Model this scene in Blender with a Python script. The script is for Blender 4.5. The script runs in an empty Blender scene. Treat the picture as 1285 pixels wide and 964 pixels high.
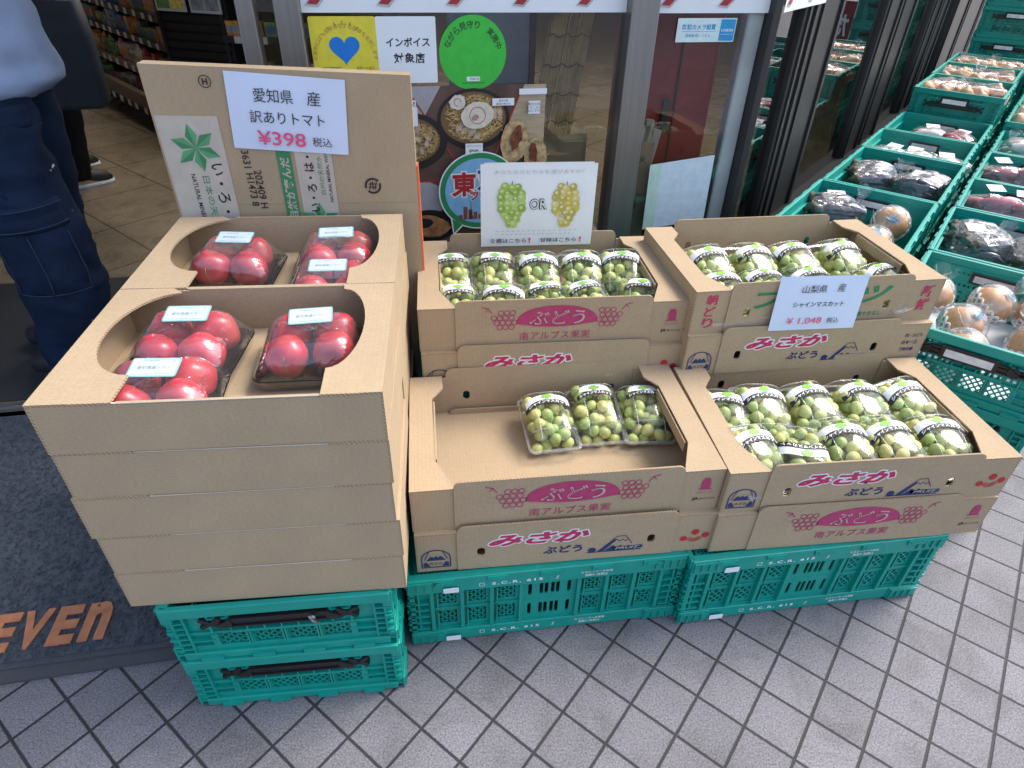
import bpy, bmesh, math, random
from mathutils import Vector, Matrix, noise
random.seed(7)
R = math.radians
sc = bpy.context.scene
COL = sc.collection
# ------------------------------------------------------------------ camera
cam = bpy.data.objects.new('camera', bpy.data.cameras.new('camera'))
COL.objects.link(cam)
PITCH, ROLL = 0.6287, 0.0269
ex = Vector((1, 0, 0)); eu = Vector((0, math.sin(PITCH), math.cos(PITCH)))
cr_ = math.cos(ROLL) * ex + math.sin(ROLL) * eu
cu_ = -math.sin(ROLL) * ex + math.cos(ROLL) * eu
cb_ = cr_.cross(cu_)
mw = Matrix((cr_, cu_, cb_)).transposed().to_4x4(); mw.translation = (0, 0, 1.3149)
cam.matrix_world = mw
cam.data.sensor_width = 36; cam.data.lens = 36 * 808.65 / 1285
cam.data.clip_start = .02; cam.data.clip_end = 300
sc.camera = cam
# ------------------------------------------------------------------ light
w = bpy.data.worlds.new("World"); sc.world = w; w.use_nodes = True
nt = w.node_tree; bg = nt.nodes['Background']
sky = nt.nodes.new('ShaderNodeTexSky'); sky.sky_type = 'NISHITA'; sky.sun_disc = False
SUN_EL, SUN_AZ = R(52), R(62)          # azimuth measured clockwise from +Y
sky.sun_elevation = SUN_EL; sky.sun_rotation = SUN_AZ
sky.air_density = 1.0; sky.dust_density = 3.0; sky.ozone_density = 1.0
hz = nt.nodes.new('ShaderNodeHueSaturation'); hz.inputs['Saturation'].default_value = .85      # thin overcast
nt.links.new(sky.outputs[0], hz.inputs['Color']); nt.links.new(hz.outputs[0], bg.inputs[0]); bg.inputs[1].default_value = 0.15
sun = bpy.data.objects.new('sun', bpy.data.lights.new('sun', 'SUN')); COL.objects.link(sun)
sun.data.energy = 1.25; sun.data.angle = R(24); sun.data.color = (1, .95, .88)
sd = Vector((math.sin(SUN_AZ) * math.cos(SUN_EL), math.cos(SUN_AZ) * math.cos(SUN_EL), math.sin(SUN_EL)))
sun.rotation_euler = sd.to_track_quat('Z', 'Y').to_euler()
vs = sc.view_settings; vs.view_transform = 'Standard'; vs.look = 'None'; vs.gamma = 1; vs.exposure = 1.38
cy = sc.cycles
cy.max_bounces = 10; cy.transparent_max_bounces = 24; cy.diffuse_bounces = 4; cy.glossy_bounces = 4
cy.caustics_reflective = False; cy.caustics_refractive = False; cy.use_denoising = True
cy.sample_clamp_indirect = 6

# ------------------------------------------------------------------ materials
def mat(name, col, rough=.6, spec=.5, metal=0, var=.06, vscale=30, bump=0, bscale=200, coat=0, emit=0, objvar=0, stretch=None):
    m = bpy.data.materials.new(name); m.use_nodes = True
    n = m.node_tree.nodes; l = m.node_tree.links; b = n['Principled BSDF']
    b.inputs['Roughness'].default_value = rough; b.inputs['Specular IOR Level'].default_value = spec
    b.inputs['Metallic'].default_value = metal; b.inputs['Coat Weight'].default_value = coat
    tc = n.new('ShaderNodeTexCoord'); src = tc.outputs['Object']
    if stretch:
        mp = n.new('ShaderNodeMapping'); mp.inputs['Scale'].default_value = stretch
        l.new(src, mp.inputs[0]); src = mp.outputs[0]
    nz = n.new('ShaderNodeTexNoise'); nz.inputs['Scale'].default_value = vscale; nz.inputs['Detail'].default_value = 5
    l.new(src, nz.inputs['Vector'])
    hs = n.new('ShaderNodeHueSaturation'); hs.inputs['Color'].default_value = (*col, 1)
    mr = n.new('ShaderNodeMapRange'); mr.inputs['To Min'].default_value = 1 - var * 2; mr.inputs['To Max'].default_value = 1 + var * 2
    mr.inputs['From Min'].default_value = .2; mr.inputs['From Max'].default_value = .8
    l.new(nz.outputs['Fac'], mr.inputs['Value'])
    val = mr.outputs[0]
    if objvar:
        oi = n.new('ShaderNodeObjectInfo'); m2 = n.new('ShaderNodeMapRange')
        m2.inputs['To Min'].default_value = 1 - objvar; m2.inputs['To Max'].default_value = 1 + objvar
        l.new(oi.outputs['Random'], m2.inputs['Value'])
        mu = n.new('ShaderNodeMath'); mu.operation = 'MULTIPLY'
        l.new(val, mu.inputs[0]); l.new(m2.outputs[0], mu.inputs[1]); val = mu.outputs[0]
    l.new(val, hs.inputs['Value']); l.new(hs.outputs[0], b.inputs['Base Color'])
    if bump:
        nb = n.new('ShaderNodeTexNoise'); nb.inputs['Scale'].default_value = bscale; nb.inputs['Detail'].default_value = 4
        l.new(src, nb.inputs['Vector'])
        bp = n.new('ShaderNodeBump'); bp.inputs['Strength'].default_value = bump; bp.inputs['Distance'].default_value = .002
        l.new(nb.outputs['Fac'], bp.inputs['Height']); l.new(bp.outputs[0], b.inputs['Normal'])
    if emit:
        b.inputs['Emission Color'].default_value = (*col, 1); b.inputs['Emission Strength'].default_value = emit
    return m

def clear(name, tint=(1, 1, 1), ior=1.45, rough=.05, boost=1.0, wrinkle=0, haze=0, wscale=40):
    m = bpy.data.materials.new(name); m.use_nodes = True
    n = m.node_tree.nodes; l = m.node_tree.links
    n.remove(n['Principled BSDF']); out = n['Material Output']
    tr = n.new('ShaderNodeBsdfTransparent'); tr.inputs[0].default_value = (*tint, 1)
    gl = n.new('ShaderNodeBsdfGlossy'); gl.inputs['Roughness'].default_value = rough
    fr = n.new('ShaderNodeFresnel'); fr.inputs[0].default_value = ior
    geo = n.new('ShaderNodeNewGeometry')
    # both faces of a thin pane behave like an outer face
    mi = n.new('ShaderNodeMix'); mi.inputs['A'].default_value = ior; mi.inputs['B'].default_value = 1 / ior
    l.new(geo.outputs['Backfacing'], mi.inputs['Factor']); l.new(mi.outputs[0], fr.inputs[0])
    mul = n.new('ShaderNodeMath'); mul.operation = 'MULTIPLY'; mul.inputs[1].default_value = boost; mul.use_clamp = True
    l.new(fr.outputs[0], mul.inputs[0])
    mx = n.new('ShaderNodeMixShader'); l.new(mul.outputs[0], mx.inputs[0]); l.new(tr.outputs[0], mx.inputs[1]); l.new(gl.outputs[0], mx.inputs[2])
    if wrinkle:
        tc = n.new('ShaderNodeTexCoord'); nz = n.new('ShaderNodeTexNoise'); nz.inputs['Scale'].default_value = wscale; nz.inputs['Detail'].default_value = 3
        nz.inputs['Distortion'].default_value = 1.0
        l.new(tc.outputs['Object'], nz.inputs['Vector'])
        bp = n.new('ShaderNodeBump'); bp.inputs['Strength'].default_value = wrinkle; bp.inputs['Distance'].default_value = .006
        l.new(nz.outputs['Fac'], bp.inputs['Height']); l.new(bp.outputs[0], gl.inputs['Normal']); l.new(bp.outputs[0], fr.inputs['Normal'])
    last = mx
    if haze:
        df = n.new('ShaderNodeBsdfDiffuse'); df.inputs[0].default_value = (.85, .88, .9, 1)
        m2 = n.new('ShaderNodeMixShader'); m2.inputs[0].default_value = haze
        l.new(mx.outputs[0], m2.inputs[1]); l.new(df.outputs[0], m2.inputs[2]); last = m2
    l.new(last.outputs[0], out.inputs['Surface'])
    return m

def cardboard():
    m = mat('kraft cardboard', (.415, .315, .205), rough=.85, spec=.15, var=.035, vscale=9)
    n = m.node_tree.nodes; l = m.node_tree.links; b = n['Principled BSDF']
    tc = n.new('ShaderNodeTexCoord')
    fib = n.new('ShaderNodeTexNoise'); fib.inputs['Scale'].default_value = 1; fib.inputs['Detail'].default_value = 6
    mp = n.new('ShaderNodeMapping'); mp.inputs['Scale'].default_value = (160, 420, 420)
    l.new(tc.outputs['Object'], mp.inputs[0]); l.new(mp.outputs[0], fib.inputs['Vector'])
    wv = n.new('ShaderNodeTexWave'); wv.bands_direction = 'X'; wv.inputs['Scale'].default_value = 40; wv.inputs['Distortion'].default_value = .6
    l.new(tc.outputs['Object'], wv.inputs['Vector'])
    hs = [x for x in n if x.type == 'HUE_SAT'][0]
    ov = n.new('ShaderNodeMix'); ov.data_type = 'RGBA'; ov.blend_type = 'OVERLAY'; ov.inputs[0].default_value = .2
    l.new(hs.outputs[0], ov.inputs[6]); l.new(fib.outputs['Fac'], ov.inputs[7]); l.new(ov.outputs[2], b.inputs['Base Color'])
    ad = n.new('ShaderNodeMath'); ad.operation = 'MULTIPLY_ADD'; ad.inputs[1].default_value = .5
    l.new(wv.outputs['Fac'], ad.inputs[0]); l.new(fib.outputs['Fac'], ad.inputs[2])
    bp = n.new('ShaderNodeBump'); bp.inputs['Strength'].default_value = .16; bp.inputs['Distance'].default_value = .001
    l.new(ad.outputs[0], bp.inputs['Height']); l.new(bp.outputs[0], b.inputs['Normal'])
    return m

def cardedge():
    m = mat('corrugated edge', (.36, .25, .15), rough=.9, spec=.1)
    n = m.node_tree.nodes; l = m.node_tree.links; b = n['Principled BSDF']
    tc = n.new('ShaderNodeTexCoord')
    wv = n.new('ShaderNodeTexWave'); wv.inputs['Scale'].default_value = 95; wv.bands_direction = 'DIAGONAL'; wv.inputs['Distortion'].default_value = 2
    l.new(tc.outputs['Object'], wv.inputs['Vector'])
    rp = n.new('ShaderNodeValToRGB'); rp.color_ramp.elements[0].color = (.24, .175, .11, 1); rp.color_ramp.elements[1].color = (.46, .345, .225, 1)
    rp.color_ramp.elements[0].position = .2; rp.color_ramp.elements[1].position = .6
    l.new(wv.outputs['Fac'], rp.inputs[0]); l.new(rp.outputs[0], b.inputs['Base Color'])
    return m

def tiles(name, size, rot, ox, oy, cols, grout, gw, rough, bump, speck, objspace=False, rag=.0015):
    m = bpy.data.materials.new(name); m.use_nodes = True
    n = m.node_tree.nodes; l = m.node_tree.links; b = n['Principled BSDF']
    def N(t, **k):
        x = n.new('ShaderNode' + t)
        for a, v in k.items(): setattr(x, a, v)
        return x
    def math_(op, a, bb=None):
        x = N('Math', operation=op)
        for i, v in enumerate((a, bb)):
            if v is None: continue
            if isinstance(v, (int, float)): x.inputs[i].default_value = v
            else: l.new(v, x.inputs[i])
        return x.outputs[0]
    tc = N('TexCoord')
    mp = N('Mapping'); mp.vector_type = 'TEXTURE'
    mp.inputs['Location'].default_value = (ox, oy, 0); mp.inputs['Rotation'].default_value = (0, 0, rot); mp.inputs['Scale'].default_value = (size, size, size)
    l.new(tc.outputs['Object'], mp.inputs[0])
    rg = N('TexNoise'); rg.inputs['Scale'].default_value = 90; rg.inputs['Detail'].default_value = 2
    l.new(tc.outputs['Object'], rg.inputs['Vector'])
    sx = N('SeparateXYZ'); l.new(mp.outputs[0], sx.inputs[0])
    rag_ = math_('MULTIPLY', math_('SUBTRACT', rg.outputs['Fac'], .5), rag / size * 4)
    def edge(o):
        f = math_('FRACT', o); return math_('ABSOLUTE', math_('SUBTRACT', f, .5))
    e = math_('ADD', math_('MAXIMUM', edge(sx.outputs[0]), edge(sx.outputs[1])), rag_)
    mr = N('MapRange'); mr.inputs['From Min'].default_value = .5 - gw / size / 2 - .008; mr.inputs['From Max'].default_value = .5 - gw / size / 2 + .008
    l.new(e, mr.inputs['Value'])
    cx = N('CombineXYZ'); l.new(math_('FLOOR', sx.outputs[0]), cx.inputs[0]); l.new(math_('FLOOR', sx.outputs[1]), cx.inputs[1])
    wn = N('TexWhiteNoise'); wn.noise_dimensions = '2D'; l.new(cx.outputs[0], wn.inputs['Vector'])
    sp = N('TexNoise'); sp.inputs['Scale'].default_value = speck; sp.inputs['Detail'].default_value = 5; sp.inputs['Roughness'].default_value = .7
    l.new(tc.outputs['Object'], sp.inputs['Vector'])
    big = N('TexNoise'); big.inputs['Scale'].default_value = 3; big.inputs['Detail'].default_value = 5
    l.new(tc.outputs['Object'], big.inputs['Vector'])
    rp = N('ValToRGB'); rp.color_ramp.elements[0].position = .34; rp.color_ramp.elements[1].position = .62
    rp.color_ramp.elements[0].color = (*cols[0], 1); rp.color_ramp.elements[1].color = (*cols[1], 1)
    l.new(sp.outputs['Fac'], rp.inputs[0])
    hs = N('HueSaturation')
    v = math_('ADD', math_('MULTIPLY', wn.outputs['Value'], .22), math_('MULTIPLY', big.outputs['Fac'], .7)); v = math_('ADD', v, .56)
    l.new(v, hs.inputs['Value']); l.new(rp.outputs[0], hs.inputs['Color'])
    mx = N('Mix', data_type='RGBA'); l.new(mr.outputs[0], mx.inputs[0]); l.new(hs.outputs[0], mx.inputs[6])
    gm = N('HueSaturation'); gm.inputs['Color'].default_value = (*grout, 1); l.new(math_('ADD', math_('MULTIPLY', rg.outputs['Fac'], .9), .5), gm.inputs['Value'])
    l.new(gm.outputs[0], mx.inputs[7])
    # dark gum spots and faint spill stains
    vo = N('TexVoronoi'); vo.inputs['Scale'].default_value = 4.5; l.new(tc.outputs['Object'], vo.inputs['Vector'])
    gs = N('ValToRGB'); gs.color_ramp.elements[0].position = .035; gs.color_ramp.elements[0].color = (.55, .55, .55, 1); gs.color_ramp.elements[1].position = .05; gs.color_ramp.elements[1].color = (1, 1, 1, 1); l.new(vo.outputs['Distance'], gs.inputs[0])
    sn = N('TexNoise'); sn.inputs['Scale'].default_value = 7; sn.inputs['Detail'].default_value = 7; sn.inputs['Roughness'].default_value = .65; sn.inputs['Distortion'].default_value = .8; l.new(tc.outputs['Object'], sn.inputs['Vector'])
    sr = N('ValToRGB'); sr.color_ramp.elements[0].position = .36; sr.color_ramp.elements[0].color = (.72, .71, .70, 1); sr.color_ramp.elements[1].position = .52; sr.color_ramp.elements[1].color = (1, 1, 1, 1); l.new(sn.outputs['Fac'], sr.inputs[0])
    m1 = N('Mix', data_type='RGBA', blend_type='MULTIPLY'); m1.inputs[0].default_value = 1 if gw > .0055 and size < .2 else 0; l.new(mx.outputs[2], m1.inputs[6]); l.new(gs.outputs[0], m1.inputs[7])
    m2 = N('Mix', data_type='RGBA', blend_type='MULTIPLY'); m2.inputs[0].default_value = .8; l.new(m1.outputs[2], m2.inputs[6]); l.new(sr.outputs[0], m2.inputs[7]); l.new(m2.outputs[2], b.inputs['Base Color'])
    b.inputs['Roughness'].default_value = rough; b.inputs['Specular IOR Level'].default_value = .4
    h = math_('SUBTRACT', math_('MULTIPLY', sp.outputs['Fac'], .25), mr.outputs[0])
    bp = N('Bump'); bp.inputs['Strength'].default_value = bump; bp.inputs['Distance'].default_value = .003
    l.new(h, bp.inputs['Height']); l.new(bp.outputs[0], b.inputs['Normal'])
    return m

CARD = cardboard(); EDGE = cardedge()
TEAL = mat('teal crate plastic', (.003, .285, .228), rough=.40, spec=.5, var=.07, vscale=14, bump=.08, bscale=60)
def scuff(m, col, amt):
    n = m.node_tree.nodes; l = m.node_tree.links; b = n['Principled BSDF']; tc = n.new('ShaderNodeTexCoord'); mp = n.new('ShaderNodeMapping'); mp.inputs['Scale'].default_value = (3, 3, 14)
    nz = n.new('ShaderNodeTexNoise'); nz.inputs['Scale'].default_value = 9; nz.inputs['Detail'].default_value = 9; nz.inputs['Roughness'].default_value = .72; l.new(tc.outputs['Object'], mp.inputs[0]); l.new(mp.outputs[0], nz.inputs['Vector'])
    rp = n.new('ShaderNodeValToRGB'); rp.color_ramp.elements[0].position = .60; rp.color_ramp.elements[1].position = .76; rp.color_ramp.elements[0].color = (0, 0, 0, 1); rp.color_ramp.elements[1].color = (amt, amt, amt, 1); l.new(nz.outputs['Fac'], rp.inputs[0])
    mx = n.new('ShaderNodeMix'); mx.data_type = 'RGBA'; mx.inputs[7].default_value = (*col, 1); old = b.inputs['Base Color'].links[0].from_socket
    l.new(rp.outputs[0], mx.inputs[0]); l.new(old, mx.inputs[6]); l.new(mx.outputs[2], b.inputs['Base Color'])
scuff(TEAL, (.09, .36, .31), .6); scuff(CARD, (.33, .25, .17), .35)
BLACKP = mat('black plastic', (.012, .012, .014), rough=.35)
TRAY = mat('glossy black tray', (.010, .010, .011), rough=.18)
PAPERB = mat('pale blue card paper', (.62, .71, .88), rough=.7, spec=.2, var=.015, vscale=8)
PAPER = mat('white paper', (.77, .80, .84), rough=.7, spec=.2, var=.015, vscale=8)
WHITE = mat('white print', (.80, .80, .80), rough=.6, var=.01)
INK = mat('black ink', (.018, .018, .02), rough=.6)
GREY = mat('pale grey ink', (.45, .47, .5), rough=.7)
PINK = mat('pink price ink', (.75, .08, .20), rough=.6)
MAG = mat('magenta carton ink', (.42, .045, .13), rough=.75, var=.1, vscale=60)
MAGD = mat('deep pink carton ink', (.50, .03, .10), rough=.75, var=.1, vscale=60)
NAVY = mat('navy carton ink', (.018, .035, .13), rough=.75, var=.1, vscale=60)
REDI = mat('red carton ink', (.50, .02, .025), rough=.7)
GRN = mat('green carton ink', (.03, .22, .09), rough=.75, var=.1)
LEAFG = mat('leaf print green', (.10, .33, .16), rough=.8, var=.08)
LEAFD = mat('leaf print dark green', (.05, .23, .10), rough=.8, var=.08)
PALE = mat('pale carton print', (.50, .45, .38), rough=.8)
STEEL = mat('brushed steel', (.25, .245, .245), rough=.38, metal=.8, var=.08, vscale=3, stretch=(60, 60, 1))
DSTEEL = mat('dark bronze steel', (.030, .029, .030), rough=.42, metal=.1, var=.1, vscale=3, stretch=(60, 60, 1))
GLASS = clear('window glass', (.74, .78, .79), 1.5, .0, 2.0)
GLASSF = clear('tinted window glass', (.50, .56, .55), 1.62, .0, 1.6)
CLAM = clear('clear pack plastic', (.97, .985, .98), 1.46, .02, 1.0, wrinkle=.16, wscale=9, haze=.018)
RIM = clear('pack rim plastic', (.97, .985, .98), 1.46, .08, 1.6, haze=.22)  # milky haze puts the white edge glints into the plastic's colour
FILM = clear('stretch film', (.98, .97, .98), 1.5, .06, 3.0, wrinkle=.55, wscale=20, haze=.03)  # haze paints part of the film's highlights as pale colour
BAGF = clear('poly bag film', (.97, .975, .98), 1.5, .06, 1.8, wrinkle=.55, haze=.07, wscale=20)  # haze adds to the bag's reflections as a flat pale tone

# ------------------------------------------------------------------ mesh helpers
class MB:
    def __init__(s): s.v = []; s.f = []; s.m = []; s.s = []
    def add(s, vs_, fs, mi=0, M=None, smooth=False):
        o = len(s.v)
        s.v += [tuple(M @ Vector(p)) if M is not None else tuple(p) for p in vs_]
        flip = M is not None and M.determinant() < 0
        for f in fs:
            g = [i + o for i in f]
            s.f.append(g[::-1] if flip else g); s.m.append(mi); s.s.append(smooth)
        return s
    def box(s, x0, y0, z0, x1, y1, z1, mi=0, M=None, ch=0):
        if ch:
            c = ch; xs = (x0, x0 + c, x1 - c, x1); V = []; F = []
            # chamfered box: three slabs hull
            bm = bmesh.new(); bmesh.ops.create_cube(bm, size=1)
            for q in bm.verts: q.co = Vector(((x0 + x1) / 2 + q.co.x * (x1 - x0), (y0 + y1) / 2 + q.co.y * (y1 - y0), (z0 + z1) / 2 + q.co.z * (z1 - z0)))
            bmesh.ops.bevel(bm, geom=bm.edges[:], offset=c, segments=2, affect='EDGES', profile=.5)
            s.bm(bm, mi, M); return s
        v = [(x0, y0, z0), (x1, y0, z0), (x1, y1, z0), (x0, y1, z0), (x0, y0, z1), (x1, y0, z1), (x1, y1, z1), (x0, y1, z1)]
        return s.add(v, [(0, 3, 2, 1), (4, 5, 6, 7), (0, 1, 5, 4), (1, 2, 6, 5), (2, 3, 7, 6), (3, 0, 4, 7)], mi, M)
    def bm(s, b, mi=0, M=None, smooth=False):
        b.verts.index_update()
        s.add([q.co.copy() for q in b.verts], [[q.index for q in f.verts] for f in b.faces], mi, M, smooth); b.free(); return s
    def prism(s, poly, z0, z1, mi=0, mie=None, M=None):
        n = len(poly); v = [(x, y, z0) for x, y in poly] + [(x, y, z1) for x, y in poly]
        s.add(v, [tuple(range(n - 1, -1, -1)), tuple(range(n, 2 * n))], mi, M)
        s.add(v, [(i, (i + 1) % n, n + (i + 1) % n, n + i) for i in range(n)], mi if mie is None else mie, M); return s
    def cyl(s, p, q, r0, r1=None, n=12, mi=0, M=None, smooth=True):
        r1 = r0 if r1 is None else r1
        p = Vector(p); q = Vector(q); d = (q - p).normalized(); a = d.orthogonal().normalized(); b = d.cross(a)
        v = []
        for c, r in ((p, r0), (q, r1)):
            for i in range(n):
                t = 2 * math.pi * i / n; v.append(c + r * (math.cos(t) * a + math.sin(t) * b))
        s.add(v, [(i, (i + 1) % n, n + (i + 1) % n, n + i) for i in range(n)], mi, M, smooth)
        s.add(v, [tuple(range(n - 1, -1, -1)), tuple(range(n, 2 * n))], mi, M); return s
    def loft(s, rings, mi=0, M=None, caps=True, smooth=True):
        n = len(rings[0]); v = [p for r in rings for p in r]; f = []
        for k in range(len(rings) - 1):
            for i in range(n):
                f.append((k * n + i, k * n + (i + 1) % n, (k + 1) * n + (i + 1) % n, (k + 1) * n + i))
        if caps: f += [tuple(range(n - 1, -1, -1)), tuple(range((len(rings) - 1) * n, len(rings) * n))]
        return s.add(v, f, mi, M, smooth)
    def tube(s, pts, r, n=8, mi=0, M=None):
        pts = [Vector(p) for p in pts]; rings = []
        for i, p in enumerate(pts):
            d = (pts[min(i + 1, len(pts) - 1)] - pts[max(i - 1, 0)]).normalized()
            a = d.cross(Vector((.13, .21, .97))).normalized() if abs(d.z) < .95 else d.cross(Vector((1, .1, 0))).normalized(); b = d.cross(a)
            rr = r[i] if isinstance(r, (list, tuple)) else r
            rings.append([p + rr * (math.cos(2 * math.pi * k / n) * a + math.sin(2 * math.pi * k / n) * b) for k in range(n)])
        return s.loft(rings, mi, M)
    def sph(s, c, r, mi=0, M=None, u=16, v=10, fn=None):
        c = Vector(c); r = Vector((r, r, r)) if isinstance(r, (int, float)) else Vector(r)
        V = [Vector((0, 0, 1))]
        for j in range(1, v):
            t = math.pi * j / v
            for i in range(u):
                p = 2 * math.pi * i / u; V.append(Vector((math.sin(t) * math.cos(p), math.sin(t) * math.sin(p), math.cos(t))))
        V.append(Vector((0, 0, -1)))
        if fn: V = [fn(q) for q in V]
        V = [c + Vector((q.x * r.x, q.y * r.y, q.z * r.z)) for q in V]
        F = [(0, 1 + i, 1 + (i + 1) % u) for i in range(u)]
        for j in range(v - 2):
            for i in range(u):
                F.append((1 + j * u + i, 1 + (j + 1) * u + i, 1 + (j + 1) * u + (i + 1) % u, 1 + j * u + (i + 1) % u))
        L = len(V) - 1; o = 1 + (v - 2) * u
        F += [(L, o + (i + 1) % u, o + i) for i in range(u)]
        return s.add(V, F, mi, M, True)
    def disc(s, cx, cz, r, rz=None, mi=0, M=None, n=24, z=0, a0=0):
        rz = rz or r
        return s.add([(cx + r * math.cos(a0 + 2 * math.pi * i / n), cz + rz * math.sin(a0 + 2 * math.pi * i / n), z) for i in range(n)], [tuple(range(n))], mi, M)
    def ring(s, cx, cz, r0, r1, mi=0, M=None, n=24, z=0, a=(0, 2 * math.pi)):
        full = abs(a[1] - a[0] - 2 * math.pi) < 1e-6; m = n if full else n + 1
        v = []
        for i in range(m):
            t = a[0] + (a[1] - a[0]) * i / n
            v += [(cx + r0 * math.cos(t), cz + r0 * math.sin(t), z), (cx + r1 * math.cos(t), cz + r1 * math.sin(t), z)]
        return s.add(v, [(2 * i, 2 * i + 1, 2 * ((i + 1) % m) + 1, 2 * ((i + 1) % m)) for i in range(n)], mi, M)
    def poly(s, pts, mi=0, M=None, z=0):
        return s.add([(x, y, z) for x, y in pts], [tuple(range(len(pts)))], mi, M)
    def rect(s, x0, y0, x1, y1, mi=0, M=None, z=0):
        return s.poly([(x0, y0), (x1, y0), (x1, y1), (x0, y1)], mi, M, z)
    def stroke(s, pts, wd, mi=0, M=None, z=0):
        for a, b in zip(pts, pts[1:]):
            a = Vector(a); b = Vector(b); d = (b - a).normalized(); p = Vector((-d.y, d.x)) * wd / 2; e = d * wd * .3
            s.poly([(a - e - p)[:], (b + e - p)[:], (b + e + p)[:], (a - e + p)[:]], mi, M, z)
        return s
    def mesh(s, name, mats):
        me = bpy.data.meshes.new(name); me.from_pydata(s.v, [], s.f)
        me.polygons.foreach_set('material_index', s.m); me.polygons.foreach_set('use_smooth', s.s)
        for m in mats: me.materials.append(m)
        me.update(); return me

def link(o, parent=None):
    COL.objects.link(o)
    if parent is not None: o.parent = parent
    return o
def part(name, mb, mats=None, parent=None, label=None, loc=None):
    me = mb.mesh(name, mats if isinstance(mats, (list, tuple)) else [mats]) if isinstance(mb, MB) else mb
    o = link(bpy.data.objects.new(name, me), parent)
    if label: o['label'] = label
    if loc: o.location = loc
    return o
def tag(o, label, cat, group=None):
    o['label'] = label; o['category'] = cat
    if group: o['group'] = group
    return o
def thing(name, label, cat, loc=(0, 0, 0), rz=0, group=None):
    o = link(bpy.data.objects.new(name, None)); o.empty_display_size = .05
    o.location = loc; o.rotation_euler = (0, 0, rz); return tag(o, label, cat, group)
def struct(name, mb, mats):
    o = part(name, mb, mats); o['kind'] = 'structure'; return o
KIDS = {}
def copy_tree(o, parent=None):
    c = o.copy(); link(c, parent)
    for ch in o.children: copy_tree(ch, c)
    return c
def dup(o, label, loc, rz, group=None):
    c = copy_tree(o); c.location = loc; c.rotation_euler = (0, 0, rz); c['label'] = label
    if group: c['group'] = group
    return c

# curves -> meshes (text and panels with holes)
_tc = {}
def text2d(body, size=1, bold=0, shear=0, space=1, line=1):
    k = (body, bold, shear, space, line)
    if k not in _tc:
        cu = bpy.data.curves.new('t', 'FONT'); cu.body = body; cu.offset = bold; cu.shear = shear; cu.space_character = space; cu.space_line = line
        cu.align_x = 'CENTER'; cu.align_y = 'CENTER'; cu.resolution_u = 3
        ob = bpy.data.objects.new('t', cu); COL.objects.link(ob)
        dg = bpy.context.evaluated_depsgraph_get(); me = bpy.data.meshes.new_from_object(ob.evaluated_get(dg))
        _tc[k] = ([v.co.copy() for v in me.vertices], [tuple(p.vertices) for p in me.polygons])
        bpy.data.objects.remove(ob); bpy.data.curves.remove(cu); bpy.data.meshes.remove(me)
    V, F = _tc[k]
    return [v * size for v in V], F
def put_text(mb, body, x, y, width=None, height=None, size=None, mi=0, M=None, z=0, rot=0, fn=None, **k):
    V, F = text2d(body, 1, **k)
    if not V: return
    x0 = min(v.x for v in V); x1 = max(v.x for v in V); y0 = min(v.y for v in V); y1 = max(v.y for v in V)
    sx = sy = size or 1
    if width: sx = width / (x1 - x0); sy = sx
    if height:
        sy = height / (y1 - y0)
        if not width: sx = sy
    c, s = math.cos(rot), math.sin(rot); out = []
    for v in V:
        a = (v.x - (x0 + x1) / 2) * sx; b = (v.y - (y0 + y1) / 2) * sy
        q = (x + a * c - b * s, y + a * s + b * c, z)
        out.append(fn(*q) if fn else q)
    mb.add(out, F, mi, M)
def arc_text(mb, chars, cx, cy, r, a0, a1, size, mi, M, z, bold=.01):
    for i, ch in enumerate(chars):
        a = a0 + (a1 - a0) * i / max(1, len(chars) - 1)
        if ch != ' ': put_text(mb, ch, cx + r * math.cos(a), cy + r * math.sin(a), height=size, mi=mi, M=M, z=z, rot=a - math.pi / 2, bold=bold)
def rrect(x0, y0, x1, y1, r, n=5, corners=(1, 1, 1, 1)):
    P = []
    for (cx, cy, a, k, px, py) in ((x0 + r, y0 + r, math.pi, 0, x0, y0), (x1 - r, y0 + r, 1.5 * math.pi, 1, x1, y0), (x1 - r, y1 - r, 0, 2, x1, y1), (x0 + r, y1 - r, .5 * math.pi, 3, x0, y1)):
        if corners[k]: P += [(cx + r * math.cos(a + .5 * math.pi * i / n), cy + r * math.sin(a + .5 * math.pi * i / n)) for i in range(n + 1)]
        else: P.append((px, py))
    return P
def sheet(mb, polys, th, mi=0, mie=None, M=None):
    """flat panel with holes in local XY, z 0..th"""
    cu = bpy.data.curves.new('p', 'CURVE'); cu.dimensions = '2D'; cu.fill_mode = 'BOTH'; cu.extrude = th / 2
    for P in polys:
        sp = cu.splines.new('POLY'); sp.points.add(len(P) - 1); sp.use_cyclic_u = True
        for q, (x, y) in zip(sp.points, P): q.co = (x, y, 0, 1)
    ob = bpy.data.objects.new('p', cu); COL.objects.link(ob)
    dg = bpy.context.evaluated_depsgraph_get(); me = bpy.data.meshes.new_from_object(ob.evaluated_get(dg))
    T = Matrix.Translation((0, 0, th / 2)); T = M @ T if M is not None else T
    V = [v.co.copy() for v in me.vertices]
    fa = [tuple(p.vertices) for p in me.polygons if abs(p.normal.z) > .5]; fb = [tuple(p.vertices) for p in me.polygons if abs(p.normal.z) <= .5]
    mb.add(V, fa, mi, T); mb.add(V, fb, mi if mie is None else mie, T)
    bpy.data.objects.remove(ob); bpy.data.curves.remove(cu); bpy.data.meshes.remove(me)
UP = Matrix(((1, 0, 0, 0), (0, 0, -1, 0), (0, 1, 0, 0), (0, 0, 0, 1)))       # XY drawing -> XZ wall facing -Y
def wallM(y): return Matrix.Translation((0, y, 0)) @ UP
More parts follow.
